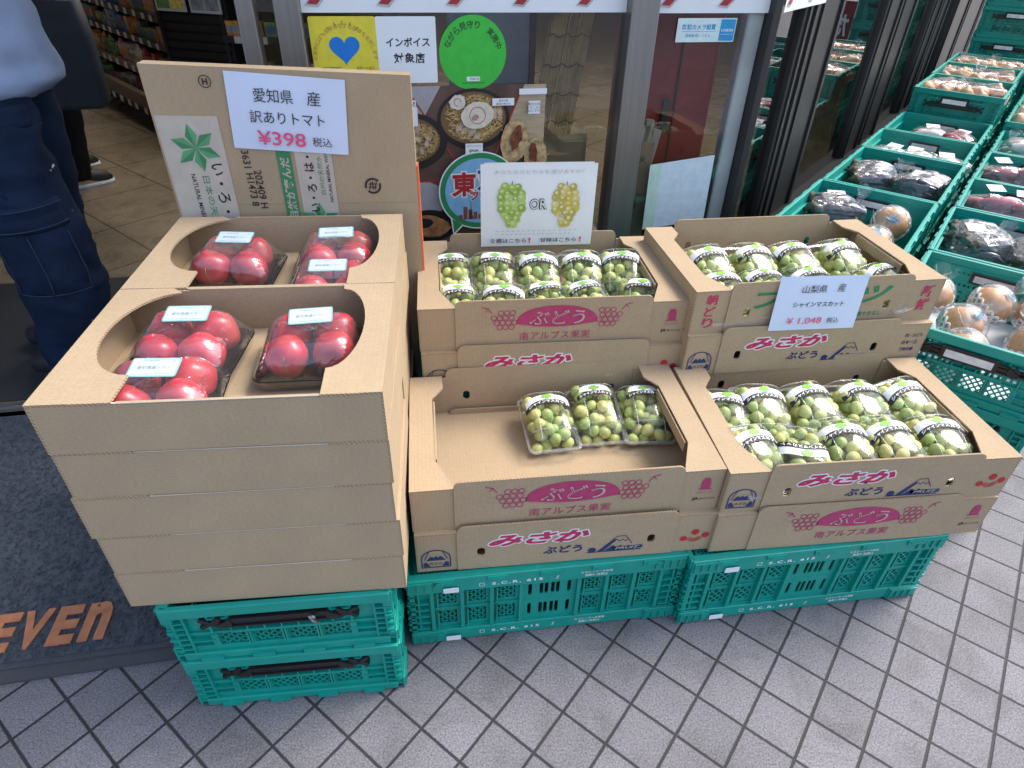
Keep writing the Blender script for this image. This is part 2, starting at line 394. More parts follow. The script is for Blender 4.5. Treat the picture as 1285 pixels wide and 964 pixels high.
def mc(x, y, z=0, rz=0, rx=0, s=1): return Matrix.Translation((x, y, z)) @ Matrix.Rotation(rz, 4, 'Z') @ Matrix.Rotation(rx, 4, 'X') @ Matrix.Scale(s, 4)

# ================================================================== SETTING
PAVE = tiles('pavement tiles', .1014, -.6421, .4663, .7953, ((.070, .069, .078), (.225, .219, .240)), (.026, .026, .029), .0058, .7, .5, 260, rag=.0005)
INFL = tiles('shop floor tiles', .47, .90, -2.1, 3.7, ((.19, .15, .105), (.24, .19, .135)), (.05, .038, .03), .006, .16, .12, 60, rag=0)
mb = MB(); mb.rect(-40, -40, 40, 40); struct('pavement', mb, PAVE)
A1 = .22396; P1 = (-1.6, 1.63)
def f1(s, y=0): return (P1[0] + s * math.cos(A1) - y * math.sin(A1), P1[1] + s * math.sin(A1) + y * math.cos(A1))
A2 = math.atan2(.8, .6); P2 = (.718, 2.158)
def f2(s, y=0): return (P2[0] + s * math.cos(A2) - y * math.sin(A2), P2[1] + s * math.sin(A2) + y * math.cos(A2))
room = [f1(-4.5), f1(2.36), f2(9.5), (f2(9.5)[0], 13), (f1(-4.5)[0], 13)]
mb = MB(); mb.poly(room, z=.004); struct('shop_floor', mb, INFL)
mb = MB(); mb.prism(room, 2.75, 2.9); struct('shop_ceiling', mb, mat('ceiling white', (.55, .55, .53), rough=.8))
mb = MB(); mb.prism(room, 2.901, 8.5); struct('sky_block_storey', mb, mat('sky block wall', (.34, .33, .32), rough=.7))  # unseen upper block, added to cut off sky light behind the shop
WALLM = mat('interior wall', (.22, .20, .18), rough=.7)
mb = MB(); mb.box(room[4][0] - .15, .5, 0, room[4][0], 13, 2.75); mb.box(room[4][0] - .15, 13, 0, room[3][0] + .15, 13.15, 2.75); mb.box(room[3][0], f2(9.5)[1] - .1, 0, room[3][0] + .15, 13, 2.75)
struct('interior_wall', mb, WALLM)
# recessed metal strip between the two mats, inner mat and door mat
M0 = Vector((-1.045, .697)); AM = math.atan2(.062, .311)
def mt(x, y): return (M0.x + x * math.cos(AM) - y * math.sin(AM), M0.y + x * math.sin(AM) + y * math.cos(AM))
STRIP = mat('threshold metal', (.28, .28, .29), rough=.35, metal=.8)
mb = MB(); mb.box(-2.6, -.035, .0, .9, -.012, .012); mb.box(-2.6, -.012, 0, .9, .02, .008); mb.box(-2.6, .02, 0, .9, .04, .012)
o = struct('door_threshold', mb, STRIP); o.location = (-1.0, 1.70, 0); o.rotation_euler = (0, 0, .2)
mb = MB(); mb.box(-2.6, .05, 0, .75, .93, .008, ch=.003)
o = part('entrance_carpet', mb, mat('dark entrance carpet', (.022, .024, .028), rough=.95, bump=.6, bscale=900, var=.12, vscale=120))
o.location = (-1.0, 1.70, 0); o.rotation_euler = (0, 0, .19); tag(o, 'flat dark carpet inside the doorway under the man in cargo trousers', 'carpet')
MATP = mat('looped mat pile', (.066, .078, .098), rough=.9, var=.2, vscale=60, spec=.25)
RUB = mat('mat rubber border', (.055, .06, .07), rough=.7, bump=.1)
dm = thing('door_mat', 'dark blue looped door mat with orange lettering along its front edge', 'door mat', (M0.x, M0.y, 0), AM)
mb = MB(); mb.prism([(-1.9, 0), (.385, 0), (.385, .96), (-1.9, 1.03)], 0, .006); mb.prism([(-1.9, .03), (.36, .03), (.36, .955), (-1.9, 1.025)], .006, .009); part('rubber_border', mb, RUB, dm)
# pile: curled loops only where the photo looks, as a dense relief sheet plus fibre curls
mb = MB(); rng = random.Random(3)
mb.prism([(-1.9, .045), (.35, .045), (.35, .94), (-1.9, 1.01)], .006, .012)
for i in range(15000):
    x = rng.uniform(-.62, .345); y = rng.uniform(.045, .93); a = rng.uniform(0, 6.28); L = rng.uniform(.006, .012); h = rng.uniform(.002, .006)
    dx, dy = math.cos(a) * L, math.sin(a) * L; px, py = -math.sin(a) * .0011, math.cos(a) * .0011; z = .0115
    mb.add([(x - px, y - py, z), (x + px, y + py, z), (x + dx * .5 - px, y + dy * .5 - py, z + h), (x + dx * .5 + px, y + dy * .5 + py, z + h), (x + dx - px, y + dy - py, z), (x + dx + px, y + dy + py, z)], [(0, 1, 3, 2), (2, 3, 5, 4)], 0)
part('pile', mb, MATP, dm)
ORANGE = mat('orange mat lettering', (.42, .17, .085), rough=.85, var=.14, vscale=40, bump=.3, bscale=500)
mb = MB(); 
for i, ch in enumerate('ELEVEn'): put_text(mb, ch, -.167 + .0645 * i, .117, width=.054 if ch != 'V' else .060, height=.099, mi=0, z=.0178, bold=.045, shear=.03)
lt = part('lettering', mb, ORANGE, dm)
sol = lt.modifiers.new('s', 'SOLIDIFY'); sol.thickness = .004; sol.offset = -1

# ------------------------------------------------------------------ shop front
sf = thing('storefront', 'shop front of steel posts and big dark windows with white header strip', 'shop front', (P1[0], P1[1], 0), A1)
H0 = 2.75
def post(mb, x0, x1, z0=0, z1=H0, y0=-.03, y1=.05): mb.box(x0, y0, z0, x1, y1, z1, ch=.004)
for x0, x1, m, y0 in ((.914, .957, STEEL, -.03), (1.003, 1.067, STEEL, -.025), (1.938, 2.021, STEEL, -.04), (2.373, 2.40, DSTEEL, -.03)):
    mb = MB(); post(mb, x0, x1, y0=y0); part('steel_post', mb, m, sf)
mb = MB(); post(mb, -4.5, -1.3); part('wall_panel', mb, mat('outer wall', (.40, .40, .40), rough=.6), sf)
mb = MB(); post(mb, 2.319, 2.3725, y0=.012); part('end_panel', mb, mat('pale grey panel', (.42, .45, .45), rough=.5, var=.1, vscale=10), sf)
mb = MB(); mb.box(1.067, -.02, 0, 1.938, .04, .20, ch=.003); part('bottom_rail', mb, DSTEEL, sf)
mb = MB(); mb.box(2.021, -.02, 0, 2.319, .04, .20, ch=.003); part('bottom_rail', mb, DSTEEL, sf)
mb = MB(); mb.box(-1.3, -.05, 2.2, 2.75, .06, 2.75); part('header', mb, mat('header panel', (.6, .6, .58), rough=.5), sf)
mb = MB(); mb.rect(1.067, .2, 1.938, 2.2, M=UP); part('window_pane', mb, GLASS, sf)
mb = MB(); mb.rect(2.021, .2, 2.319, 2.2, M=UP); part('window_pane', mb, GLASS, sf)
mb = MB(); mb.rect(.957, .02, 1.003, 2.2, M=wallM(.004)); part('window_pane', mb, GLASS, sf)
# white film strip with red slanted dashes along the top of the windows
DASH = mat('dash red', (.36, .02, .025), rough=.5)
def film_strip(x0, x1, z0, n, st, par, y=-.003):
    mb = MB(); mb.rect(x0, z0, x1, z0 + .13, 0, wallM(y))
    for i in range(n):
        cx = x0 + .02 + i * st
        for mi, g in ((1, .006), (2, 0)):
            pts = [(cx - .004 - g, z0 + .020 - g * .6), (cx + .020 + g * .4, z0 + .018 - g), (cx + .115 + g, z0 + .115), (cx + .080 - g, z0 + .115)]
            mb.poly([(min(px, x1 - .002), pz) for px, pz in pts], mi, wallM(y - .0010 - .0006 * mi))
    part('window_film', mb, [PAPER, GREY, DASH], par)
film_strip(1.068, 1.937, 1.104, 5, .178, sf); film_strip(2.022, 2.372, 1.102, 2, .175, sf)
# the slanting side of the shop
ss = thing('glass_facade', 'dark side window wall receding behind the rows of teal crates', 'shop front', (P2[0], P2[1], 0), A2)
for x0, x1 in ((.29, .42), (.435, .73), (1.505, 1.80), (1.82, 2.16), (2.76, 3.02), (3.04, 3.3), (3.7, 4.3), (4.35, 5.2), (5.25, 6.2), (6.25, 7.2)):
    mb = MB(); mb.box(x0, -.02, .06, x1, .05, H0, ch=.005); mb.box(x0 + .02, -.028, .06, x0 + .04, -.0205, H0); mb.box(x1 - .05, -.03, .06, x1 - .02, -.0205, H0)
    part('window_post', mb, DSTEEL, ss)
mb = MB(); mb.box(.02, -.17, 0, 9.5, -.0605, .30, ch=.003); part('stone_ledge', mb, mat('dark stone ledge', (.014, .0145, .017), rough=.95, spec=.08), ss)
mb = MB(); mb.box(.02, -.06, 0, 9.5, .06, .35, ch=.004); part('sill', mb, mat('dark stone sill', (.012, .0125, .014), rough=.8, spec=.12), ss)
mb = MB(); mb.box(.02, -.04, 2.2, 9.5, .06, 2.75); part('header', mb, DSTEEL, ss)
for x0, x1 in ((.02, .29), (.73, 1.505), (2.16, 2.76), (3.3, 3.7), (7.2, 9.5)):
    mb = MB(); mb.rect(x0, .35, x1, 2.2, M=UP); part('window_pane', mb, GLASSF, ss)
film_strip(.022, .43, 1.104, 2, .2, ss, -.034)
mb = MB(); mb.box(-.035, -.035, 0, .035, .035, 2.6, ch=.005)
tag(part('white_post', mb, mat('pale post paint', (.55, .58, .62), rough=.5)), 'pale post left of the far crate stack', 'post')
o = bpy.data.objects['white_post']; o.location = (5.58, 8.46, 0); o.rotation_euler = (0, 0, A2)
# mirrored red sign seen through the side window
def onF1(name, label, cat, mbs, x=0, z=0, k=.7, y=-.0055, group=None):
    t = thing(name, label, cat, (*f1(x, y), z), A1, group); t.scale = (k, k, k)
    for nm, m_, ms, *lab in mbs: part(nm, m_, ms, t)
    return t
# ------------------------------------------------------------------ stickers and posters on the windows
YEL = mat('sticker yellow', (.72, .62, .05), rough=.4, coat=.2); BLU = mat('sticker blue', (.01, .19, .62), rough=.4); SGRN = mat('sticker green', (.035, .48, .045), rough=.4, coat=.2)
OCH = mat('sticker ochre', (.50, .28, .06), rough=.5)
mb = MB(); mb.prism(rrect(0, 0, .242, .242, .008), 0, .0012, M=wallM(0)); Z = wallM(-.0018)
mt_ = MB(); arc_text(mt_, '災害時には、徒歩帰宅する皆様を支援します', .121, .10, .112, R(178), R(2), .0165, 0, Z, 0)
mh = MB(); pts = []
for i in range(48):
    a = 2 * math.pi * i / 48; pts.append((.121 + .0038 * 16 * math.sin(a) ** 3 * .92, .135 + .0034 * (13 * math.cos(a) - 5 * math.cos(2 * a) - 2 * math.cos(3 * a) - math.cos(4 * a))))
mh.poly(pts[::-1], 0, Z)
for a in (70, 85, 100, 115, 55): pass
mk = MB(); put_text(mk, '災害時帰宅支援', .064, .068, height=.010, M=Z, bold=.02); put_text(mk, 'ステーション', .19, .068, height=.010, M=Z, bold=.02)
for a in (50, 70, 90, 110, 130): mk.stroke([(.121 + .075 * math.cos(R(a)), .14 + .075 * math.sin(R(a))), (.121 + .088 * math.cos(R(a)), .14 + .088 * math.sin(R(a)))], .002, 0, Z)
onF1('window_sticker', 'yellow square sticker with a blue heart on the shop window', 'sticker', [('backing', mb, YEL), ('emblem', mh, BLU), ('arched_lettering', mt_, OCH), ('lettering', mk, INK)], 1.080, .927, .699)
mb = MB(); mb.prism(rrect(0, 0, .222, .228, .006), 0, .0012, M=wallM(0)); mk = MB()
put_text(mk, 'インボイス', .115, .143, width=.165, M=Z, bold=.022); put_text(mk, '対象店', .117, .088, width=.118, M=Z, bold=.022, space=1.12)
onF1('window_sticker', 'white square sticker with black lettering next to the round green one', 'sticker', [('backing', mb, PAPER), ('lettering', mk, INK)], 1.249, .935, .705)
mb = MB(); mb.disc(0, 0, .130, mi=0, M=Z, n=48); mb.disc(0, 0, .130, mi=0, M=wallM(0), n=48); mk = MB()
arc_text(mk, 'ながら見守り 実施中', 0, -.006, .104, R(158), R(18), .026, 0, wallM(-.0025), 0)
mk.stroke([(-.045, -.105), (.045, -.105)], .002, 0, wallM(-.0025)); mw_ = MB(); mw_.prism(rrect(-.026, -.098, .026, -.082, .003), 0, .0006, M=wallM(-.0022))
put_text(mk, 'TOKYO', .004, -.090, height=.008, M=wallM(-.0031), bold=.01)
onF1('window_sticker', 'round green sticker with arched black lettering on the shop window', 'sticker', [('backing', mb, SGRN), ('label_strip', mw_, PAPER), ('lettering', mk, INK)], 1.505, 1.007, .714)
mb = MB(); mb.prism(rrect(0, 0, .248, .083, .003), 0, .0012, M=wallM(0)); mk = MB(); mk.rect(.182, .004, .245, .079, 0, Z); put_text(mk, '防犯カメラ設置', .092, .053, width=.14, M=Z, bold=.02); mk.stroke([(.02, .037), (.165, .037)], .0012, 0, Z)
put_text(mk, '録画監視システム', .092, .023, width=.105, M=Z)
m2 = MB(); put_text(m2, 'LIVERON', .213, .041, width=.05, M=wallM(-.0026), bold=.02); m2.stroke([(.188, .027), (.24, .027)], .001, 0, wallM(-.0026))
onF1('window_sticker', 'small blue and white camera notice on the window over red panel', 'sticker', [('backing', mb, mat('notice pale', (.60, .74, .74), rough=.5)), ('blue_print', mk, mat('notice blue', (.02, .28, .58), rough=.5)), ('lettering', m2, PAPER)], 2.094, 1.029, .734)
# pale paper sheet hanging skewed on the right window
mb = MB(); mb.sb = None
pts = [(.0, .0), (.299, .027), (.292, .327), (-.006, .296)]
mb.prism(pts, 0, .001, M=wallM(0)); mk = MB(); mk.poly([(.0, .0), (.052, .005), (.046, .302), (-.006, .296)], 0, Z)
mg = MB(); put_text(mg, '消火', .15, .24, height=.05, M=Z @ Matrix.Scale(-1, 4, (1, 0, 0)) @ Matrix.Translation((-.30, 0, 0)))  # mirrored characters: a reflection drawn onto the sheet as pale colour
for i in range(5): mg.stroke([(.09, .05 + .03 * i), (.26, .065 + .03 * i)], .0015, 0, Z)
onF1('paper_sheet', 'pale bluish paper taped low on the window beside the steel post', 'paper', [('sheet', mb, mat('bluish paper', (.60, .70, .76), rough=.6)), ('green_band', mk, mat('pale green band', (.50, .68, .58), rough=.6)), ('print_and_reflection', mg, mat('faint print and reflection', (.66, .75, .82), rough=.6))], 2.078, .462, .734)
# food poster --------------------------------------------------------
BROWN = mat('poster brown', (.10, .055, .045), rough=.35, var=.3, vscale=9); WOOD = mat('poster board wood', (.42, .33, .22), rough=.4, var=.15, vscale=6, stretch=(1, 1, 12))
LILAC = mat('poster pale lilac', (.36, .34, .37), rough=.4); BOWL = mat('poster bowl', (.014, .015, .018), rough=.35); NOOD = mat('poster noodle', (.58, .40, .16), rough=.5, var=.35, vscale=60)
MEAT = mat('poster meat', (.52, .38, .28), rough=.5, var=.25, vscale=30); CREAM = mat('poster cream', (.68, .60, .50), rough=.5, var=.12, vscale=40); RICE = mat('poster rice', (.50, .34, .17), rough=.5, var=.35, vscale=45)
BROTH = mat('poster broth', (.16, .09, .04), rough=.4); FILL = mat('poster filling', (.16, .045, .02), rough=.5, var=.4, vscale=40); BUN = mat('poster pastry', (.28, .13, .055), rough=.5, var=.4, vscale=25); SKY = mat('poster sky', (.22, .46, .72), rough=.5); PRED = mat('poster red', (.42, .02, .025), rough=.5); PGRN = mat('poster green', (.02, .24, .09), rough=.5)
PBL = mat('poster blue', (.02, .09, .36), rough=.5)
pt = thing('food_poster', 'food poster with noodle bowls and a green speech bubble on shop window', 'poster', (*f1(1.292, -.006), .449), A1); pt.scale = (.707, .707, .707)
PW, PH = .60, .675
mb = MB(); mb.prism([(0, 0), (PW, 0), (PW, PH), (0, PH)], 0, .001, M=wallM(0)); part('sheet', mb, BROWN, pt)
L = [0]
def pl(): L[0] += 1; return wallM(-.0014 - .00022 * L[0])
mb = MB(); mb.poly([(.06, .0), (.20, .25), (.10, .30), (0, .30), (0, 0)], 0, pl()); mb.poly([(0, .40), (.17, .675), (0, .675)], 0, pl()); part('lilac_field', mb, LILAC, pt)
mb = MB(); mb.poly([(.33, .25), (.60, .25), (.60, .675), (.51, .675)], 0, pl()); part('wood_field', mb, WOOD, pt)
mb = MB(); q = pl(); mb.poly([(.33, .25), (.60, .25), (.60, .40), (.42, .46)], 0, q); part('slate_field', mb, mat('poster slate', (.05, .05, .055), rough=.4), pt)
mb = MB(); q = pl()
for a, b in (((0, .30), (.20, .30)), ((.03, .675), (.235, .36)), ((.36, .33), (.50, .66)), ((.17, .10), (.215, .16))): mb.stroke([a, b], .006, 0, q)
part('red_lines', mb, PRED, pt)
def ell(m_, cx, cz, a, b, rot=0, M=None, n=28, jit=0, mi=0):
    pp = []
    for i in range(n):
        t = 2 * math.pi * i / n; k = 1 + jit * rng.uniform(-1, 1)
        x, y = a * k * math.cos(t), b * k * math.sin(t); pp.append((cx + x * math.cos(rot) - y * math.sin(rot), cz + x * math.sin(rot) + y * math.cos(rot)))
    m_.poly(pp, mi, M)
def noodles(m_, cx, cz, a, b, n, M):
    for i in range(n):
        t = rng.uniform(0, 6.28); r = math.sqrt(rng.random()); x = cx + a * r * math.cos(t); y = cz + b * r * math.sin(t); th = rng.uniform(-.6, .9); k = rng.uniform(-60, 60); pp = []
        for j in range(6):
            pp.append((x, y)); x += .0085 * math.cos(th); y += .0085 * math.sin(th); th += .0085 * k
            if ((x - cx) / a) ** 2 + ((y - cz) / b) ** 2 > 1.05: break
        if len(pp) > 1: m_.stroke(pp, .0035, 0, M)
mats_b = (BOWL, BROTH, NOOD, CREAM, MEAT)
for a_ in ((.30, .545, .150, .120), (.03, .465, .16, .115), (.09, .10, .125, .075)): mb = MB(); ell(mb, *a_, M=pl()); part('bowl', mb, BOWL, pt)
mb = MB(); ell(mb, .30, .55, .135, .102, M=pl()); ell(mb, .03, .47, .13, .09, M=pl()); part('broth', mb, BROTH, pt)
mb = MB(); q = pl(); noodles(mb, .30, .55, .122, .09, 230, q); noodles(mb, .04, .47, .11, .075, 200, q); part('noodles', mb, NOOD, pt)
mb = MB()
for i in range(7): ell(mb, .24 + .012 * i, .515 - .006 * i + .02 * (i % 2), .022, .013, .7, pl(), 4)
for i in range(6): ell(mb, .365 + .022 * (i % 3), .585 - .022 * (i // 3) - .006 * (i % 3), .013, .011, .4 * i, pl(), 6)
for i in range(26): ell(mb, .03 + rng.uniform(-.06, .08), .48 + rng.uniform(-.05, .05), .016, .009, rng.uniform(0, 3), pl(), 7, .3)
part('topping', mb, MEAT, pt)
mb = MB(); ell(mb, .315, .563, .068, .052, .2, pl(), 30, .03); ell(mb, .235, .615, .033, .028, 0, pl(), 24, .12); part('pork_slice', mb, CREAM, pt)
mb = MB(); q = pl(); mb.ring(.315, .563, .030, .034, 0, q); ell(mb, .305, .555, .016, .011, .4, q, 14, .1); mb.ring(.235, .615, .012, .016, 0, q, a=(0, 4.8)); part('swirl', mb, mat('poster swirl', (.42, .22, .20), rough=.5), pt)
mb = MB(); ell(mb, .470, .455, .058, .090, -.10, pl(), 34, .03); ell(mb, .565, .385, .050, .085, .0, pl(), 34, .03)
for i in range(120):
    c = (.468, .46, .045, .07) if i % 2 else (.555, .40, .038, .065)
    ell(mb, c[0] + rng.gauss(0, .5) * c[2], c[1] + rng.gauss(0, .5) * c[3], .006, .003, rng.uniform(0, 3), pl() if i % 6 == 0 else q, 6)
part('rice_ball', mb, RICE, pt)
mb = MB(); q = pl()
q = pl(); ell(mb, .478, .468, .022, .050, -.25, q, 18, .22); ell(mb, .552, .405, .017, .042, .1, q, 18, .25)
part('filling', mb, FILL, pt)
mb = MB(); ell(mb, .09, .105, .10, .05, -.1, pl(), 30, .06); part('pastry', mb, BUN, pt)
mb = MB(); ell(mb, .07, .12, .042, .022, .1, pl(), 20, .08); part('jam', mb, BOWL, pt)
# captions
mb = MB(); q = pl(); mb.rect(.375, .600, .465, .628, 0, q); mb.rect(.525, .565, .575, .615, 0, q); mb.rect(.485, .64, .60, .662, 0, q); mb.rect(.0, .60, .068, .628, 0, q); mb.rect(.045, .53, .072, .60, 0, q); mb.rect(.262, .385, .335, .455, 0, q); part('caption_plate', mb, PAPER, pt)
mb = MB(); q = pl(); put_text(mb, '東京の味', .42, .619, height=.009, M=q); put_text(mb, '醤油の焼そば', .42, .607, height=.009, M=q); put_text(mb, '東京の味\nまぜごはん\nおむすび', .55, .59, height=.038, M=q); put_text(mb, '限定', .048, .614, height=.018, M=q, bold=.02); put_text(mb, 'セブン‐イレブン', .298, .445, width=.06, M=q, bold=.01); part('caption_print', mb, INK, pt)
mb = MB(); q = pl(); put_text(mb, '50', .298, .412, height=.038, M=q, bold=.04, space=.85); part('anniversary_number', mb, mat('poster sage', (.20, .30, .24), rough=.5), pt)
mb = MB(); q0 = pl(); mb.disc(.32, .252, .178, .170, 0, q0, 48); mb.poly([(.19, .135), (.245, .10), (.20, .055)], 0, q0); part('speech_bubble_outline', mb, WHITE, pt)
mb = MB(); q1 = pl(); mb.disc(.32, .252, .172, .164, 0, q1, 48); mb.poly([(.196, .135), (.24, .105), (.204, .068)], 0, q1); part('speech_bubble', mb, PGRN, pt)
mb = MB(); q2 = pl(); mb.disc(.32, .252, .150, .142, 0, q2, 48); part('sky_field', mb, SKY, pt)
mb = MB(); q = pl()
for i in range(9): mb.rect(.225 + .022 * i, .128, .243 + .022 * i, .15 + .012 * ((i * 7) % 4), 0, q)
mb.poly([(.268, .128), (.292, .128), (.283, .17), (.281, .245), (.279, .17)], 0, q); part('skyline', mb, mat('poster skyline', (.25, .07, .06), rough=.5), pt)
for ch, x, z, hh, mm in (('東', .253, .285, .105, PRED), ('京', .36, .305, .105, PBL), ('フェア', .345, .232, .04, PRED)):
    a = MB(); put_text(a, ch, x, z, height=hh * 1.12, M=pl(), bold=.075); part('headline_outline', a, WHITE, pt)
    a = MB(); put_text(a, ch, x, z, height=hh, M=pl(), bold=.035); part('headline', a, mm, pt)

# ------------------------------------------------------------------ behind the windows
t = thing('red_cabinet', 'tall dark red cabinet behind the right window pane', 'cabinet', (*f1(2.035, .10), .004), A1); t.scale = (.73, .73, 1)
mb = MB(); mb.box(-.02, 0, 0, .36, .25, 1.6, ch=.006); part('body', mb, mat('cabinet red', (.27, .012, .018), rough=.35), t)
mb = MB(); mb.box(.185, -.012, .1, .19, 0, 1.5); mb.box(.13, -.02, .75, .16, -.0005, .85); part('door_edge', mb, DSTEEL, t)
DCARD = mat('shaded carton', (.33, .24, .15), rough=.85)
t = thing('newspaper_bundle', 'cardboard box with rolled papers standing behind the steel post', 'box', (*f1(2.015, .075), .356), A1); t.scale = (.73, .73, .73)
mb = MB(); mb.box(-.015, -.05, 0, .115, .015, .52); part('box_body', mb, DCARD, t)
for i, (x, hh, tl) in enumerate(((.02, .60, .1), (.05, .57, .14), (.08, .59, .05), (.10, .55, .16))):
    mb = MB(); mb.box(-.018, -.012, 0, .018, .012, .18, M=Matrix.Translation((x, -.02, hh - .16)) @ Matrix.Rotation(tl, 4, 'Y')); part('folded_paper', mb, [mat('newsprint', (.42, .36, .27), rough=.9)], t)
mb = MB(); put_text(mb, '朝', .035, .25, height=.05, M=wallM(-.052)); put_text(mb, '消火', .05, .45, height=.03, M=wallM(-.052), bold=.02); part('printed_characters', mb, INK, t)
t = thing('storage_carton', 'closed cardboard box behind the glass right of the food poster', 'box', (*f1(1.735, .11), .356), A1); t.scale = (.72, .72, .72)
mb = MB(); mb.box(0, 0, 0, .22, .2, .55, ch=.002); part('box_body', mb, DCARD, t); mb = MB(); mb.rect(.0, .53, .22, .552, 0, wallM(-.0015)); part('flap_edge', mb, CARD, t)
t = thing('bamboo_blind', 'rolled bamboo blind leaning behind the window next to steel post', 'blind', (*f1(1.80, .08), .757), A1); t.scale = (.72, .72, .72)
BAM = mat('bamboo', (.36, .25, .12), rough=.6, var=.25, vscale=18)
mb = MB()
for i in range(26):
    x = -.09 + .0068 * i; mb.cyl((x - .05, rng.uniform(-.01, .01), .0), (x + .04, rng.uniform(-.01, .01), .62), .0032, n=5)
part('slats', mb, BAM, t)
mb = MB()
for z in (.06, .17, .28, .39, .5):
    k = z / .62 * .09 - .05; mb.tube([(-.095 + k + .02 * j, -.012, z + .008 * math.sin(j * 2)) for j in range(10)], .0022, 5)
part('cords', mb, BLACKP, t)
t = thing('grey_board', 'blue grey upright panel inside the window behind round green sticker', 'panel', (*f1(1.47, .25), .356), A1); t.scale = (.71, .71, .9)  # plain board placed for the blue grey area in the pane
mb = MB(); mb.box(0, 0, 0, .36, .03, 1.1, ch=.006); part('panel', mb, mat('panel blue grey', (.25, .29, .36), rough=.5), t); mb = MB(); mb.box(.36, -.01, 0, .385, .04, 1.1); part('edge_strip', mb, DSTEEL, t)
t = thing('display_counter', 'dark low counter standing inside behind the stickered window', 'counter', (*f1(1.09, .055), .004), A1)
mb = MB(); mb.box(0, 0, 0, .92, .40, .325, ch=.01); part('body', mb, DSTEEL, t); mb = MB(); mb.box(-.005, -.01, .326, .93, .42, .351, ch=.004); part('top', mb, mat('counter top', (.16, .15, .14), rough=.4), t)

# ================================================================== CRATES
def lattice(mb, x0, x1, z0, z1, M, step=.013, bw=.003, y0=.008, y1=.012):
    for s in (1, -1):
        lo, hi = (x0 + z0, x1 + z1) if s > 0 else (x0 - z1, x1 - z0)
        c = lo + step
        while c < hi - step * .3:
            P = []
            for x in (x0, x1):
                z = (c - x) * s
                if z0 <= z <= z1: P.append((x, z))
            for z in (z0, z1):
                x = c - s * z
                if x0 < x < x1: P.append((x, z))
            if len(P) >= 2:
                a, b = Vector(P[0]), Vector(P[1]); d = b - a
                if d.length > .004:
                    d.normalize(); n = Vector((-d.y, d.x)) * bw / 2; q = [a - n, b - n, b + n, a + n]
                    V = [(p.x, y0, p.y) for p in q] + [(p.x, y1, p.y) for p in q]
                    mb.add(V, [(0, 1, 2, 3), (7, 6, 5, 4), (0, 4, 5, 1), (2, 6, 7, 3)], 0, M)
            c += step
def short_wall(mb, L, h, M, plain=False):
    """handle-side wall in wall space: x along, y inward, z up"""
    B = lambda *a: mb.box(*a, 0, M)
    zt = h - .026
    mb.box(.0, -.004, zt, L, .0075, h, 0, M, ch=.0022); B(.002, .0075, zt, L - .002, .0155, zt + .004); mb.box(.01, -.001, 0, L - .01, .016, .020, 0, M, ch=.002)
    for i in range(4):
        x = .06 + i * (L - .12) / 3 - .02; B(x, -.006, .0, x + .04, -.001, .010)
    zl0, zl1 = .034, .034 + (h - .06) * .36
    B(.03, .002, .0205, .034, .014, zt); B(L - .034, .002, .0205, L - .03, .014, zt)
    B(.034, .006, zl1, L - .034, .013, zl1 + .006); B(.034, .006, .0205, L - .034, .013, zl0)
    zu0, zu1 = zl1 + .006, zt - .001; hs = []
    for x0 in (.085, L - .085 - .07):
        for i in range(6):
            for zz in (zu1 - .012, zu0 + .012):
                if zu1 - zu0 > .03: hs.append([(x0 + i * .0135, zz - .0035), (x0 + i * .0135, zz + .0035), (x0 + i * .0135 + .007, zz + .0035), (x0 + i * .0135 + .007, zz - .0035)])
    sheet(mb, [[(.034, zu0), (L - .034, zu0), (L - .034, zu1), (.034, zu1)]] + hs, .0035, M=M @ Matrix.Translation((0, .014, 0)) @ UP)
    xa, xb = .075, L - .075
    for x0, x1 in ((.034, xa), (xb, L - .034)):
        B(x0, .0115, zl0, x1, .0138, zl1); B(x0, .002, zl0 + .018, x1, .0115, zl0 + .021)
    n = 4; st = (xb - xa) / n
    for i in range(n):
        x0 = xa + i * st; lattice(mb, x0 + .005, x0 + st - .005, zl0, zl1, M, step=.0155, bw=.0030)
    for i in range(n + 1):
        x = xa + i * st; B(x - .006, .004, zl0, x + .006, .013, zl1)
        if 0 < i < n: B(x - .004, -.001, zl0 + .004, x - .001, .004, zl1 + .014); B(x + .001, -.001, zl0 + .004, x + .004, .004, zl1 + .014)
    # corner fins and webs of the upper field
    for x in (.075, .11, L - .11, L - .075): B(x - .002, .001, zl1 + .006, x + .002, .0105, zt - .002)
    B(.075, .0, zt - .014, L - .075, .0105, zt - .010)
    B(.11, -.002, zl1 + .010, L - .11, .0105, zl1 + .016)
    for i in range(5):
        x = .14 + i * (L - .28) / 4; B(x - .0015, -.002, zl1 + .016, x + .0015, .0105, zl1 + .026)
    for s in (0, 1):
        for i in range(int(h / .016) - 1):
            z = .014 + i * .016; x0 = 0 if s == 0 else L - .030; B(x0, .0005, z, x0 + .030, .013, z + .0035)
        x0 = 0 if s == 0 else L - .012; B(x0, .004, .016, x0 + .012, .014, zt)
        B(.012 if s == 0 else L - .03, .010, .016, .03 if s == 0 else L - .012, .0135, zt)
